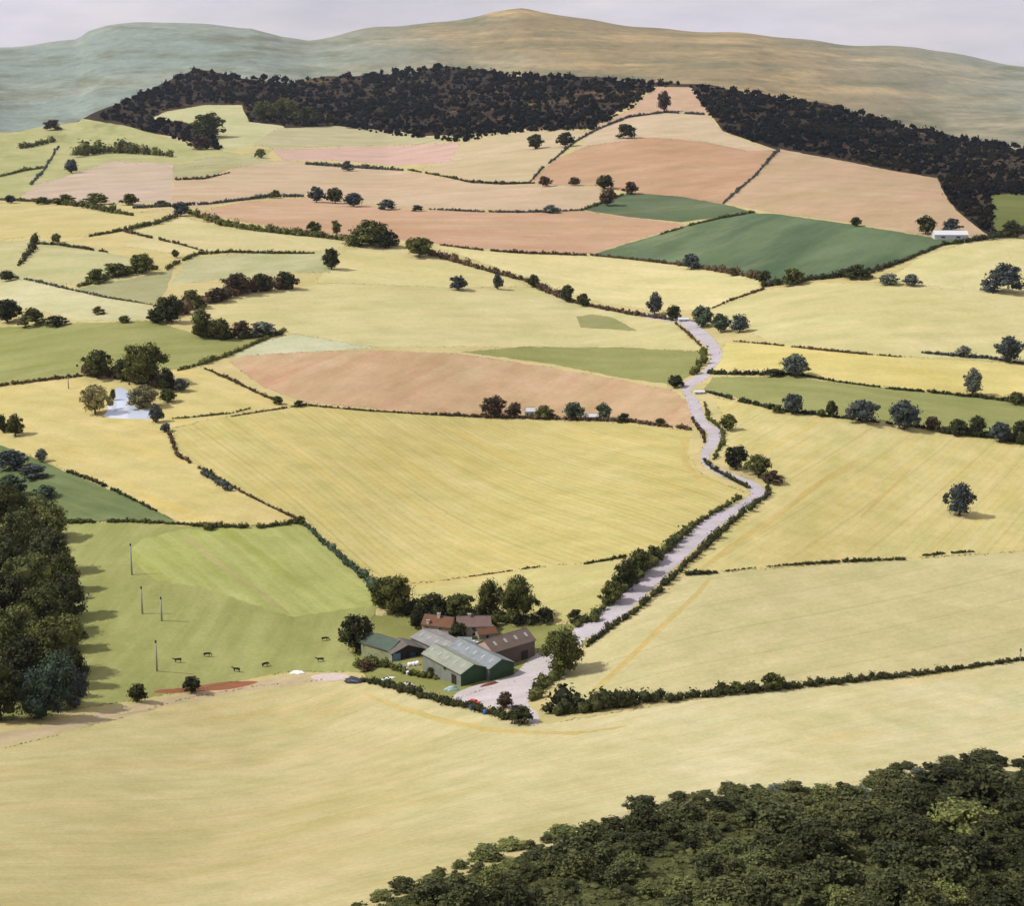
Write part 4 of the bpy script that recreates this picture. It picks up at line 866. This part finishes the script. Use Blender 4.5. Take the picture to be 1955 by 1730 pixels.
# scrub wood on the near slope
rnd = random.Random(21)
EDGE = [(640, 1745), (750, 1695), (900, 1648), (1000, 1612), (1170, 1575), (1290, 1532), (1450, 1510), (1660, 1508), (1700, 1475), (1850, 1455), (2000, 1462)]
def edge(x): return float(np.interp(x, [p[0] for p in EDGE], [p[1] for p in EDGE]))
spots = []
for _ in range(6000):
    x = rnd.uniform(640, 2010); y = rnd.uniform(1455, 1800)
    e = edge(x)
    if y < e - 3: continue
    if y > e + 28 and math.sin(x / 62. + y / 38.) + .8 * math.sin(x / 29. - y / 71.) > (.55 if x < 1720 else 1.3): continue
    d = (19 + 18 * (y - 1450) / 300) * rnd.uniform(1.0, 1.55)
    if all((x - a)**2 + ((y - b) * 1.6)**2 > d * d for a, b in spots): spots.append((x, y))
spots.sort(key=lambda p: p[1])
for x, y in spots:
    near = y - edge(x)
    w = (38 + 66 * rnd.random() ** 1.5) * (.8 if near < 35 else 1.15)
    h = w * rnd.uniform(.45, .85) * (.62 if near < 40 else 1)
    k = (('scrub' if rnd.random() < .6 else 'mid') if math.sin(x / 74. + y / 50.) + rnd.uniform(-.8, .8) > .1 else ('dark' if rnd.random() < .35 else 'scrub')) if x < 1740 or rnd.random() < .25 else 'dark'
    if 1440 < x < 1800 and near < 45 and rnd.random() < .25: k = 'grey'
    d = {'scrub': 'olive bush in the dense scrub on the near slope', 'mid': 'pale olive bush in the dense scrub on the near slope', 'grey': 'pale grey bush on the upper fringe of the near scrub', 'dark': 'dark bush in the dense scrub on the near slope', 'teal': 'deep green bush in the dense scrub on the near slope'}[k]
    tree(x, y, w, h, k, d, 'scrub on the near slope', shape='round' if near > 60 and rnd.random() < .3 else 'bush', lod=1)

# woods on the ridge: one mass
def inpoly(x, y, q):
    c = False
    for i in range(len(q)):
        x0, y0 = q[i]; x1, y1 = q[i-1]
        if (y0 > y) != (y1 > y) and x < (x1 - x0) * (y - y0) / (y1 - y0) + x0: c = not c
    return c
WOODS = [[(190, 226), (240, 194), (300, 168), (370, 134), (450, 146), (560, 155), (640, 148), (860, 128), (1000, 143), (1250, 156), (1320, 163), (1252, 168), (1200, 212), (1130, 248), (1000, 252), (880, 272), (770, 262), (640, 240), (540, 240), (478, 232), (462, 200), (390, 200), (300, 215), (285, 228), (350, 236), (410, 256), (425, 288), (380, 282), (330, 264), (240, 240)],
         [(1316, 164), (1400, 172), (1500, 188), (1600, 206), (1680, 226), (1750, 246), (1850, 268), (1990, 286), (1990, 372), (1890, 374), (1900, 450), (1870, 435), (1812, 385), (1790, 338), (1700, 325), (1600, 302), (1490, 282), (1440, 272), (1382, 250), (1352, 218)]]
rnd = random.Random(5); mb = MB(); cnt = 0; o0 = at(1000, 200)
for wi, q in enumerate(WOODS):
    pts = []
    for _ in range(13000 if wi == 0 else 10500):
        x = rnd.uniform(min(p[0] for p in q), max(p[0] for p in q)); y = rnd.uniform(125, 455)
        if not inpoly(x, y, q): continue
        g = math.sin(y / 3.1 + .25 * math.sin(x / 60.)) + .8 * math.sin(x / 91. + y / 13.) + .5 * math.sin(x / 33. - y / 7.)
        if g > 1.25 and rnd.random() < .6 and y > crest(x) + 7: continue
        pts.append((x, y))
    for x, y in pts:
        p = at(x, y); s = pxm(x, y); hp = 4 + 11 * rnd.random() ** 1.8; r = .5 * hp / s
        lump(mb, p - o0 + Vector((0, 0, r * .7)), r, 8, r * .42, rnd, (rnd.uniform(.9, 1.7), 1.2, rnd.uniform(.7, 1.2)), .8)
tag(mb.build('woodland', LEAF['wood'], loc=o0), 'dark woods covering the ridge behind the conical hill', 'woods', kind='stuff')

# rough grass along the field margins and low undergrowth of the near slope
TUFT = leaf_mat('margin_grass', (.10, .10, .042, 1), (.30, .265, .125, 1), (.21, .15, .075, 1))
rnd = random.Random(11); mb = MB(); o0 = at(1000, 800)
for nm, lab, poly, mt in FIELDS:
    if nm in ('path', 'water', 'yard', 'woodland_floor', 'scrub_floor') or (lab and ('bright grass green' in lab or 'pale cream rise' in lab)): continue
    for i in range(len(poly)):
        a, b = poly[i], poly[(i + 1) % len(poly)]
        if min(a[0], b[0]) < -60 or max(a[0], b[0]) > 2040 or max(a[1], b[1]) > 1500: continue
        L = math.hypot(b[0] - a[0], b[1] - a[1]); ph = rnd.uniform(0, 6)
        for q in range(int(L / 3)):
            t = (q + rnd.random()) * 3 / L
            if math.sin(t * L / 31. + ph) + .8 * math.sin(t * L / 11. + 2 * ph) < rnd.uniform(-1.2, .6): continue
            x = a[0] + (b[0] - a[0]) * t + rnd.gauss(0, 1.6); y = a[1] + (b[1] - a[1]) * t + rnd.gauss(0, .7)
            if y < crest(x) + 4: continue
            r = rnd.uniform(.5, 1.4) * min(1.3, max(.75, y / 800)) / pxm(x, y)
            p = at(x, y) - o0 + Vector((0, 0, r * .1))
            for _ in range(5):
                d = rdir(rnd); d.z = abs(d.z) * .6
                leaf(mb, p + d * r * rnd.uniform(.3, 1.6), Vector((d.x, d.y, 1.)).normalized(), r * .8, rnd)
tag(mb.build('rough_grass', TUFT, loc=o0), 'rough tufted grass along the field margins', 'grass', kind='stuff')
rnd = random.Random(12); mb = MB(); o0 = at(1400, 1600)
for _ in range(5200):
    x = rnd.uniform(640, 1990); y = rnd.uniform(1450, 1790)
    if y < edge(x) + rnd.uniform(-2, 22): continue
    hp = rnd.uniform(7, 22) * (.6 if y < edge(x) + 30 else 1); r = .5 * hp / pxm(x, y)
    lump(mb, at(x, y) - o0 + Vector((0, 0, r * .35)), r, 16, r * .26, rnd, (1.5, 1.3, .8), .75)
tag(mb.build('undergrowth', leaf_mat('undergrowth_leaves', (.024, .029, .012, 1), (.075, .083, .032, 1), (.105, .112, .046, 1)), loc=o0), 'low olive undergrowth between the bushes of the near slope', 'undergrowth', kind='stuff')

# ------------------------------------------------------------------ farm buildings
def gable(name, label, base, ang, L, W, he, hr, wall, roof, anchor=(0, 0), endwall=None, over=.45, rooft=.22, cat='building', group=None):
    """x runs along the gable end, y along the ridge; base is the ground point of local (anchor)"""
    p = at(*base); a = R(ang)
    off = Vector((math.cos(a) * anchor[0] - math.sin(a) * anchor[1], math.sin(a) * anchor[0] + math.cos(a) * anchor[1], 0))
    o = empty(name, p - off, a, label=label, cat=cat, group=group)
    w = MB(); w.prism([(0, -2.), (W, -2.), (W, he), (W / 2, he + hr), (0, he)], 0, L); w.build('wall', wall, o)
    if endwall:
        e = MB(); e.prism([(-.03, -1.5), (W + .03, -1.5), (W + .03, he - .02), (W / 2, he + hr - .03), (-.03, he - .02)], -.08, 0); e.build('gable_wall', endwall, o)
    sl = hr / (W / 2)
    rf = MB(); e = over
    rf.prism([(-e, he - e * sl + .03), (W / 2, he + hr + .03), (W / 2, he + hr + .03 + rooft * 1.1), (-e, he - e * sl + .03 + rooft)], -e, L + e)
    rf.prism([(W / 2 + .002, he + hr + .028), (W + e, he - e * sl + .028), (W + e, he - e * sl + .028 + rooft), (W / 2 + .002, he + hr + .028 + rooft * 1.1)], -e, L + e)
    r = rf.build('roof', roof, o)
    gt = MB()
    for x in (-e - .1, W + e + .1): gt.tube([(x, -e + .05, he - e * sl + .06), (x, L + e - .05, he - e * sl + .06)], [.11, .11], 6)
    gt.build('gutter', M['slate'], r)
    if L > 18:
        for i in range(int(L / 5.2) if roof is not M['white'] else 0):
            y = 2.6 + i * 5.2
            for sd in (0, 1):
                a0, a1 = W * .18, W * .34
                z0, z1 = he + a0 * sl + rooft + .06, he + a1 * sl + rooft + .07
                xa, xb = (a0, a1) if sd == 0 else (W - a1, W - a0); za, zb = (z0, z1) if sd == 0 else (z1, z0)
                t = .05
                MB().poly([(xa, y, za), (xb, y, zb), (xb, y + 1.1, zb), (xa, y + 1.1, za), (xa, y, za + t), (xb, y, zb + t), (xb, y + 1.1, zb + t), (xa, y + 1.1, za + t)],
                          [(0, 3, 2, 1), (4, 5, 6, 7), (0, 1, 5, 4), (1, 2, 6, 5), (2, 3, 7, 6), (3, 0, 4, 7)]).build('skylight', M['skylight'], r)
    rc = MB(); rc.tube([(W / 2, -e, he + hr + .2), (W / 2, L + e, he + hr + .2)], [.17, .17], 6); rc.build('ridge_cap', M['slate'], r)
    return o
def panel(o, name, face, u, z, w, h, mat, W=0, L=0, th=.07, frame=None):
    """a door or window set on a wall: face 'front' (y=0), 'right' (x=W), 'left' (x=0)"""
    mb = MB()
    def bx(m, u0, u1, z0, z1, t):
        if face == 'front': m.box((u0, -.08 - t, z0), (u1, -.08, z1))
        elif face == 'left': m.box((-t, u0, z0), (0, u1, z1))
        else: m.box((W, u0, z0), (W + t, u1, z1))
    bx(mb, u, u + w, z, z + h, th); c = mb.build(name, mat, o)
    if frame:
        f = MB(); t = .12
        bx(f, u - t, u, z - t, z + h + t, th + .05); bx(f, u + w, u + w + t, z - t, z + h + t, th + .05)
        bx(f, u, u + w, z + h, z + h + t, th + .05); bx(f, u, u + w, z - t, z, th + .07)
        bx(f, u + w / 2 - .04, u + w / 2 + .04, z, z + h, th + .03)
        f.build('frame', frame, c)
    return c
A = gable('farm_shed', 'pale grey green roofed shed with green gable, left of the twin sheds', (880, 1311), 36, 26, 11.6, 4.9, 2.5, M['grey_clad'], M['pale_roof'], endwall=M['green_clad'])
panel(A, 'door', 'left', 3, -1, 3.2, 4.2, M['dark_wood'])
panel(A, 'vent', 'left', 10, 3.2, 1.6, 1.0, M['dark_wood'])
B = gable('farm_shed', 'blue grey roofed shed with green gable, right of the twin sheds', (934.5, 1300.5), 36, 27, 11.2, 4.9, 2.5, M['grey_clad'], M['blue_roof'], endwall=M['green_clad'])
C = gable('barn', 'big brown barn with a brown sheet roof', (1021, 1252), -50, 21, 11, 6.6, 3.2, M['brown_wall'], M['brown_roof'], anchor=(11, 21), endwall=M['pink_wall'])
panel(C, 'door', 'front', 3.5, -1, 3.6, 4.6, M['dark_wood'])
panel(C, 'door', 'right', 14, -1, 3.4, 4.4, M['dark_wood'], W=11)
D = gable('farm_shed', 'low wide grey roofed shed in the middle of the farm', (846, 1260), 40, 21, 13, 3.4, 1.7, M['grey_clad'], M['lav_roof'])
E1 = gable('farm_shed', 'dark green roofed shed with pale boarded wall at the left of the farm', (744, 1260), 52, 15.5, 11, 3.9, 2.3, M['pale_green'], M['green_roof'])
E2 = gable('farm_shed', 'open fronted dark timber shed with a grey roof and blue doors', (749, 1264), 26, 9, 13.4, 3.3, 2.6, M['pale_green'], M['slate'], endwall=M['dark_wood'])  # dark end wall stands in for the shade inside the open front
panel(E2, 'door', 'front', .3, -.8, 3.2, 4.0, M['blue_door'])
c = panel(E2, 'door', 'front', 7.6, -.8, 2.2, 3.2, M['blue_dark']); c['label'] = 'deep blue door'
for u in (3.8, 6.6, 10.4, 13.0):
    MB().box((u, -.5, -1), (u + .28, -.2, 3.3)).build('post', M['dark_wood'], E2)
Hs = gable('farmhouse', 'pink walled farmhouse with an orange tiled roof', (806, 1213), -110, 12.5, 8, 5.0, 2.7, M['pink_wall'], M['tile'], anchor=(8, 0), endwall=M['pink_wall'], cat='house')
for u in (1.5, 7.6): panel(Hs, 'window', 'right', u, 3.2, 1.3, 1.2, M['glass'], W=8, frame=M['white'])
for u in (1.5, 9.6): panel(Hs, 'window', 'right', u, .6, 1.3, 1.3, M['glass'], W=8, frame=M['white'])
panel(Hs, 'door', 'right', 5.5, -.5, 1.2, 2.6, M['dark_wood'], W=8)
def chimney(o, x, y, z, h, s=.6):
    ch = MB(); ch.box((x - s, y - s, z - 1.5), (x + s, y + s, z + h)); ch.box((x - s - .12, y - s - .12, z + h), (x + s + .12, y + s + .12, z + h + .2)); c = ch.build('chimney', M['brick'], o)
    ps = MB()
    for q in (-.28, .28): ps.tube([(x, y + q, z + h + .2), (x, y + q, z + h + .75)], [.16, .13], 8)
    ps.build('chimney_pot', M['tile'], c)
chimney(Hs, 4.6, 6.2, 7.4, 1.7); chimney(Hs, 7.6, 2.6, 5.6, 1.2, .55)
G = gable('farmhouse', 'farmhouse with a mauve tiled roof beside the orange roofed one', (874, 1217), -86, 13.5, 8, 4.6, 2.8, M['cream'], M['mauve'], anchor=(8, 0), endwall=M['cream'], cat='house')
for u in (2, 6, 10): panel(G, 'window', 'right', u, 2.9, 1.3, 1.2, M['glass'], W=8, frame=M['white'])
for u in (6, 10): panel(G, 'window', 'right', u, .5, 1.3, 1.3, M['glass'], W=8, frame=M['white'])
chimney(G, 4, 5, 7.1, 1.4)
O = gable('outbuilding', 'low outbuilding with a rusty orange roof left of the brown barn', (915, 1222), -70, 7.5, 5, 2.2, 1.5, M['stone'], M['tile'], anchor=(5, 0))
panel(O, 'door', 'right', 3, -.5, 1.1, 2.3, M['dark_wood'], W=5)
gh = empty('greenhouse', at(874, 1226), R(-5), label='small glass greenhouse in front of the mauve roofed house', cat='greenhouse')
MB().prism([(0, -.5), (3, -.5), (3, 1.8), (1.5, 2.7), (0, 1.8)], 0, 6).build('glazing', M['greenhouse'], gh).rotation_euler.z = R(-90)
fr = MB()
for i in range(5):
    y = i * 1.5
    fr.tube([(0, y, -.5), (0, y, 1.82), (1.5, y, 2.74), (3, y, 1.82), (3, y, -.5)], [.06] * 5, 4)
fr.tube([(1.5, 0, 2.76), (1.5, 6, 2.76)], [.07, .07], 4)
fr.build('frame', M['white'], gh).rotation_euler.z = R(-90)
# distant white buildings
def cottage(label, base, ang, L, W, he, hr, roof='slate', cat='cottage', name='cottage'):
    o = gable(name, label, base, ang, L, W, he, hr, M['white'], M[roof], anchor=(W, 0), cat=cat)
    for u in (L * .2, L * .65): panel(o, 'window', 'right', u, he * .35, L * .12, he * .3, M['glass'], W=W)
    return o
cottage('small white cottage in the hedge above the golden field', (1003, 797), -85, 6, 4, 4.2, 2.0, 'white')
cottage('long low white cottage in the hedge above the golden field', (1114, 803), -90, 10, 5, 2.6, 1.5, 'white')
cottage('white shed beside the lane below the pointed tree', (1296, 615), -85, 9, 6, 2.4, 1.2, 'white', 'shed', 'shed')
cottage('long low white barn at the right foot of the conical hill', (1784, 457), -92, 36, 14, 5, 4, 'white', 'barn', 'barn')
cottage('low white shed at the lane by the green strip field', (1326, 754), -88, 7, 4.5, 2.0, .9, 'white', 'shed', 'shed')

# ------------------------------------------------------------------ vehicles and farm clutter
def wheel(o, c, r, w, name='wheel'):
    t = MB().cyl(c, (0, 1, 0), r, w, 16).build(name, M['tyre'], o, False)
    MB().cyl((c[0], c[1], c[2]), (0, 1, 0), r * .55, w + .03, 12).build('rim', M['stone'], t)
def car(label, base, ang, paint, van=False):
    p = at(*base); o = empty('van' if van else 'car', p, R(ang), label=label, cat='van' if van else 'car')
    if van:
        prof = [(-2.4, .35), (2.4, .35), (2.45, .95), (1.75, 1.15), (1.2, 1.95), (1.0, 2.05), (-2.35, 2.05), (-2.4, 1.9)]
        gl = [(1.68, 1.2), (1.22, 1.85), (.35, 1.85), (.35, 1.2)]
    else:
        prof = [(-2.1, .35), (2.1, .35), (2.15, .75), (1.15, .95), (.45, 1.42), (-1.3, 1.45), (-1.95, .98), (-2.12, .9)]
        gl = [(1.02, .98), (.42, 1.36), (-1.22, 1.38), (-1.75, 1.0)]
    b = MB(); b.prism(prof, -.85, .85); b.build('body', paint, o)
    g = MB(); g.prism(gl, -.87, .87); g.build('window', M['glass'], o)
    for sx in (-1.35, 1.35):
        for sy in (-.78, .78): wheel(o, (sx, sy, .33), .33, .2)
    for sy in (-.6, .6): MB().box((2.1 if not van else 2.4, sy - .14, .62), (2.2 if not van else 2.5, sy + .14, .78)).build('headlight', M['white'], o)
    return o
car('white van parked in front of the mauve roofed house', (878, 1229), -5, M['white'], True)
car('white car parked left of the brown barn', (904, 1230), 4, M['white'])
car('red car at the front edge of the yard behind the hedge', (905, 1344), -22, M['red'])
tr = empty('tractor', at(815, 1256), R(-10), label='red tractor between the open timber shed and the grey roofed shed', cat='tractor')
MB().prism([(0, .75), (2.0, .75), (2.05, 1.45), (.1, 1.6)], -.4, .4).build('bonnet', M['red'], tr)
cb = MB(); cb.box((-1.5, -.62, 1.0), (.05, .62, 1.5)); cb.build('body', M['red'], tr)
MB().prism([(-1.4, 1.5), (.0, 1.5), (-.15, 2.5), (-1.3, 2.5)], -.58, .58).build('cab_window', M['glass'], tr)
MB().box((-1.5, -.7, 2.5), (0, .7, 2.64)).build('cab_roof', M['red'], tr)
for sy in (-.85, .85): wheel(tr, (-.9, sy, .82), .82, .45); wheel(tr, (1.5, sy * .8, .5), .5, .32)
MB().tube([(1.0, .25, 1.5), (1.0, .25, 2.4)], [.06, .05], 6).build('exhaust', M['dark_wood'], tr)
tl = empty('trailer', at(826, 1256), R(170), label='red farm trailer beside the red tractor', cat='trailer')
tb = MB(); tb.box((-2.1, -1.1, .8), (2.1, 1.1, .95)); tb.box((-2.1, -1.1, .95), (-2.0, 1.1, 1.9)); tb.box((2.0, -1.1, .95), (2.1, 1.1, 1.9)); tb.box((-2.0, -1.1, .95), (2.0, -1.0, 1.9)); tb.box((-2.0, 1.0, .95), (2.0, 1.1, 1.9))
tb.build('body', M['red'], tl)
for sy in (-1.0, 1.0): wheel(tl, (-.4, sy, .45), .45, .3)
MB().tube([(-2.1, 0, .7), (-3.6, 0, .55)], [.07, .06], 6).build('drawbar', M['dark_wood'], tl)
# wrapped bales and sheeted heaps
def heap(name, label, base, ang, L, W, H, mat, cat, seed=1, n=9):
    rnd = random.Random(seed); bm = bmesh.new(); bmesh.ops.create_icosphere(bm, subdivisions=3, radius=1)
    for v in bm.verts:
        q = v.co.copy()
        k = 1 + .38 * mnoise.noise(q * 1.6 + Vector((seed * 7.3, 0, 0))) + .22 * mnoise.noise(q * 4.1 + Vector((0, seed * 3.1, 0)))
        v.co = Vector((q.x * L / 2 * k, q.y * W / 2 * k, max(-.4, q.z * H * k)))
    me = bpy.data.meshes.new(name); bm.to_mesh(me); bm.free(); me.materials.append(mat)
    me.polygons.foreach_set('use_smooth', [True] * len(me.polygons))
    return tag(link_copy(name, me, None, at(*base), None, R(ang)), label, cat)
bale0 = None
for i, (x, y, z, lab) in enumerate([(783, 1272, 0, 'white wrapped bale at the left end of the back row beside the green gabled sheds'), (790, 1271, 0, 'white wrapped bale in the middle of the back row beside the green gabled sheds'),
        (797, 1270, 0, 'white wrapped bale at the right end of the back row beside the green gabled sheds'), (769, 1276, 0, 'white wrapped bale lying apart, leftmost of the bale heap'),
        (775, 1282, 0, 'white wrapped bale on the ground in the front of the bale heap'), (780, 1288, 0, 'white wrapped bale nearest the hedge, lowest of the bale heap')]):
    p = at(x, y)
    if bale0 is None:
        mb = MB(); mb.tube([(-.75, 0, 0), (-.62, 0, 0), (.62, 0, 0), (.75, 0, 0)], [.6, .72, .72, .6], 16); bale0 = mb.build('wrapped_bale', M['white_tarp'], None, True).data
        o = bpy.data.objects['wrapped_bale']
    else: o = link_copy('wrapped_bale', bale0)
    o.location = p + Vector((0, 0, .62)); o.rotation_euler.z = R(20 + 37 * i); o.scale = (1.25, 1.25, 1.25)
    tag(o, lab, 'bale', 'white wrapped bales')
heap('sheeted_heap', 'pale pinkish sheeted heap by the farm front hedge', (778, 1311), -20, 6.5, 3, 1.3, M['pink_sheet'], 'heap', 2)
heap('sheeted_heap', 'teal and white sheeted heap at the corner of the green gable', (862, 1318), 5, 6, 3, 1.5, M['teal_tarp'], 'heap', 4)
heap('sheeted_heap', 'long black sheeted heap at the left end of the farm hedge', (680, 1302), -35, 10, 4.5, 1.5, M['navy'], 'heap', 5)
heap('sheeted_heap', 'white sheeted heap on the verge left of the black heap', (568, 1286), -8, 6, 3, 1.0, M['white_tarp'], 'heap', 6)
heap('sheeted_heap', 'flat white sheet lying in the grass left of the green gabled sheds', (742, 1296), 25, 6, 2, .5, M['white_tarp'], 'heap', 7)
heap('scrap_heap', 'rusty scrap heap at the foot of the green gables', (934, 1308), 36, 8, 1.6, .9, M['rust'], 'heap', 8)
for i, (x, y) in enumerate([(901, 1355), (927, 1364)]):
    mb = MB(); mb.tube([(0, 0, -.2), (0, 0, .3), (0, 0, .6), (0, 0, 1.0)], [.55, .58, .58, .5], 14)
    o = mb.build('water_drum', M['blue_drum'], None, True, at(x, y)); o.scale = (1.6, 1.6, 1.6)
    tag(o, ['blue drum in the front hedge, left one', 'blue drum in the front hedge, nearer the yard gate'][i], 'drum', 'blue drums')
# poles
for x, y, h, lab in [(252, 1098, 62, 'tallest weathered pole, uppermost in the green pasture'), (272, 1172, 54, 'pale pole in the pasture left of the slim one'), (309, 1186, 48, 'slim pale pole in the pasture, rightmost of the poles'),
                     (300, 1282, 62, 'pale pole low in the pasture nearest the verge'), (131, 742, 26, 'short pale post at the left end of the pond hedge'), (1947, 1262, 24, 'thin pole standing in the hedge at the right edge')]:
    s = pxm(x, y); H = h / s; o = empty('pole', at(x, y), 0, label=lab, cat='pole')
    MB().tube([(0, 0, -.5), (0, 0, H * .5), (.05, 0, H)], [.42, .36, .28], 10).build('shaft', M['pole'], o, True)
    cp = MB(); cp.tube([(.05, 0, H - .9), (.05, 0, H + .15)], [.36, .31], 10); cp.build('cap', M['pole_cap'], o, True)
# cattle
def cow_mesh(graze):
    J = [(0, 0, 1.15), (.55, 0, 1.18), (1.05, 0, 1.25), (-.55, 0, 1.18), (-.95, 0, 1.22)]
    r = [.40, .38, .24, .38, .28]; e = [(0, 1), (1, 2), (0, 3), (3, 4)]
    if graze: J += [(1.35, 0, .95), (1.5, 0, .5), (1.68, 0, .2)]
    else: J += [(1.35, 0, 1.5), (1.55, 0, 1.62), (1.9, 0, 1.5)]
    r += [.19, .17, .10]; e += [(2, 5), (5, 6), (6, 7)]
    for sx, par, bend in ((.75, 1, -.02), (-.8, 3, .07)):
        for sy in (-.22, .22):
            k = len(J); J += [(sx, sy, .85), (sx - bend, sy, .45), (sx, sy, .02)]; r += [.17, .09, .07]; e += [(par, k), (k, k + 1), (k + 1, k + 2)]
    k = len(J); J += [(-1.15, 0, 1.25), (-1.2, 0, .7)]; r += [.05, .04]; e += [(4, k), (k, k + 1)]
    me = bpy.data.meshes.new('cow'); me.from_pydata(J, e, []); o = bpy.data.objects.new('cow_build', me); COL.objects.link(o)
    m = o.modifiers.new('skin', 'SKIN'); ss = o.modifiers.new('sub', 'SUBSURF'); ss.levels = ss.render_levels = 1
    for i, q in enumerate(r): me.skin_vertices[0].data[i].radius = (q, q * (1.0 if i > 4 else .85))
    me.skin_vertices[0].data[0].use_root = True
    dg = bpy.context.evaluated_depsgraph_get(); out = bpy.data.meshes.new_from_object(o.evaluated_get(dg))
    bpy.data.objects.remove(o); out.materials.clear(); out.materials.append(M['hide']); return out
COW = [cow_mesh(False), cow_mesh(True)]
for i, (x, y, a, lab) in enumerate([(340, 1265, 200, 'dark cow grazing farthest left in the pasture'), (395, 1254, 15, 'dark cow standing above and left of the others in the pasture'),
        (452, 1283, 170, 'dark cow grazing above the red earth strip'), (506, 1273, 40, 'dark cow walking up the pasture towards the farm'),
        (612, 1264, 190, 'dark cow nearest the farm sheds'), (620, 1224, 10, 'dark cow near the dark tree at the farm end')]):
    o = link_copy('cow', COW[i % 2], None, at(x, y), (1.25, 1.25, 1.2), R(a)); tag(o, lab, 'cow', 'dark cattle in the pasture')

# ------------------------------------------------------------------ air, sky, sun, camera
def haze():
    x0, x1, y0, y1, z0, z1 = -9000, 9000, -400, 12500, -420, 900
    o = MB().box((x0, y0, z0), (x1, y1, z1)).build('haze', bpy.data.materials.new('air'))
    m = o.data.materials[0]; m.use_nodes = True; nt = m.node_tree; nt.nodes.clear()
    out = N(nt, 'ShaderNodeOutputMaterial'); v = N(nt, 'ShaderNodeVolumePrincipled')
    v.inputs['Color'].default_value = (.74, .84, .96, 1); v.inputs['Density'].default_value = HAZE
    nt.links.new(v.outputs[0], out.inputs['Volume']); tag(o, kind='stuff')
HAZE = 1.0e-5
haze()
SUN_EL, SUN_AZ = 47, math.atan2(-.98, -.10)
w = bpy.data.worlds.new('World'); S.world = w; w.use_nodes = True
nt = w.node_tree; bg = nt.nodes['Background']
sky = N(nt, 'ShaderNodeTexSky'); sky.sky_type = 'NISHITA'; sky.sun_disc = False
sky.sun_elevation = R(SUN_EL); sky.sun_rotation = SUN_AZ % (2 * math.pi); sky.dust_density = 2.; sky.air_density = 1.0
tc = N(nt, 'ShaderNodeTexCoord')
mp = N(nt, 'ShaderNodeMapping'); mp.inputs['Scale'].default_value = (1, 1, 4.5); nt.links.new(tc.outputs['Generated'], mp.inputs['Vector'])
cl = noise(nt, mp.outputs[0], 2.6, 6, .55)
cl2 = noise(nt, mp.outputs[0], 7., 6, .6)
cloud = mix(nt, ramp(nt, cl2, .35, .65), (7.8, 7.5, 8.6, 1), (9.9, 9.2, 9.8, 1))
c = mix(nt, ramp(nt, cl, .25, .6, .6, .97), sky.outputs[0], cloud)
nt.links.new(c, bg.inputs['Color']); bg.inputs['Strength'].default_value = .070
sl = bpy.data.lights.new('sun', 'SUN'); sl.energy = 3.6; sl.angle = R(.6); sl.color = (1., .965, .925)
so = bpy.data.objects.new('sun', sl); COL.objects.link(so)
d = Vector((math.sin(SUN_AZ) * math.cos(R(SUN_EL)), math.cos(SUN_AZ) * math.cos(R(SUN_EL)), math.sin(R(SUN_EL))))
so.rotation_euler = d.to_track_quat('Z', 'Y').to_euler(); so.location = (0, 300, 400)
cam = bpy.data.cameras.new('camera'); co = bpy.data.objects.new('camera', cam); COL.objects.link(co)
cam.sensor_fit = 'HORIZONTAL'; cam.sensor_width = 36; cam.lens = 36 * F / 1955
co.location = (0, 0, ZC); co.rotation_euler = (R(90) - TH, 0, 0)
cam.clip_start = 1; cam.clip_end = 40000
S.camera = co
S.view_settings.view_transform = 'Standard'; S.view_settings.look = 'None'; S.view_settings.gamma = 1
S.view_settings.exposure = 0.3
S.cycles.volume_bounces = 0; S.cycles.max_bounces = 5; S.cycles.volume_max_steps = 64
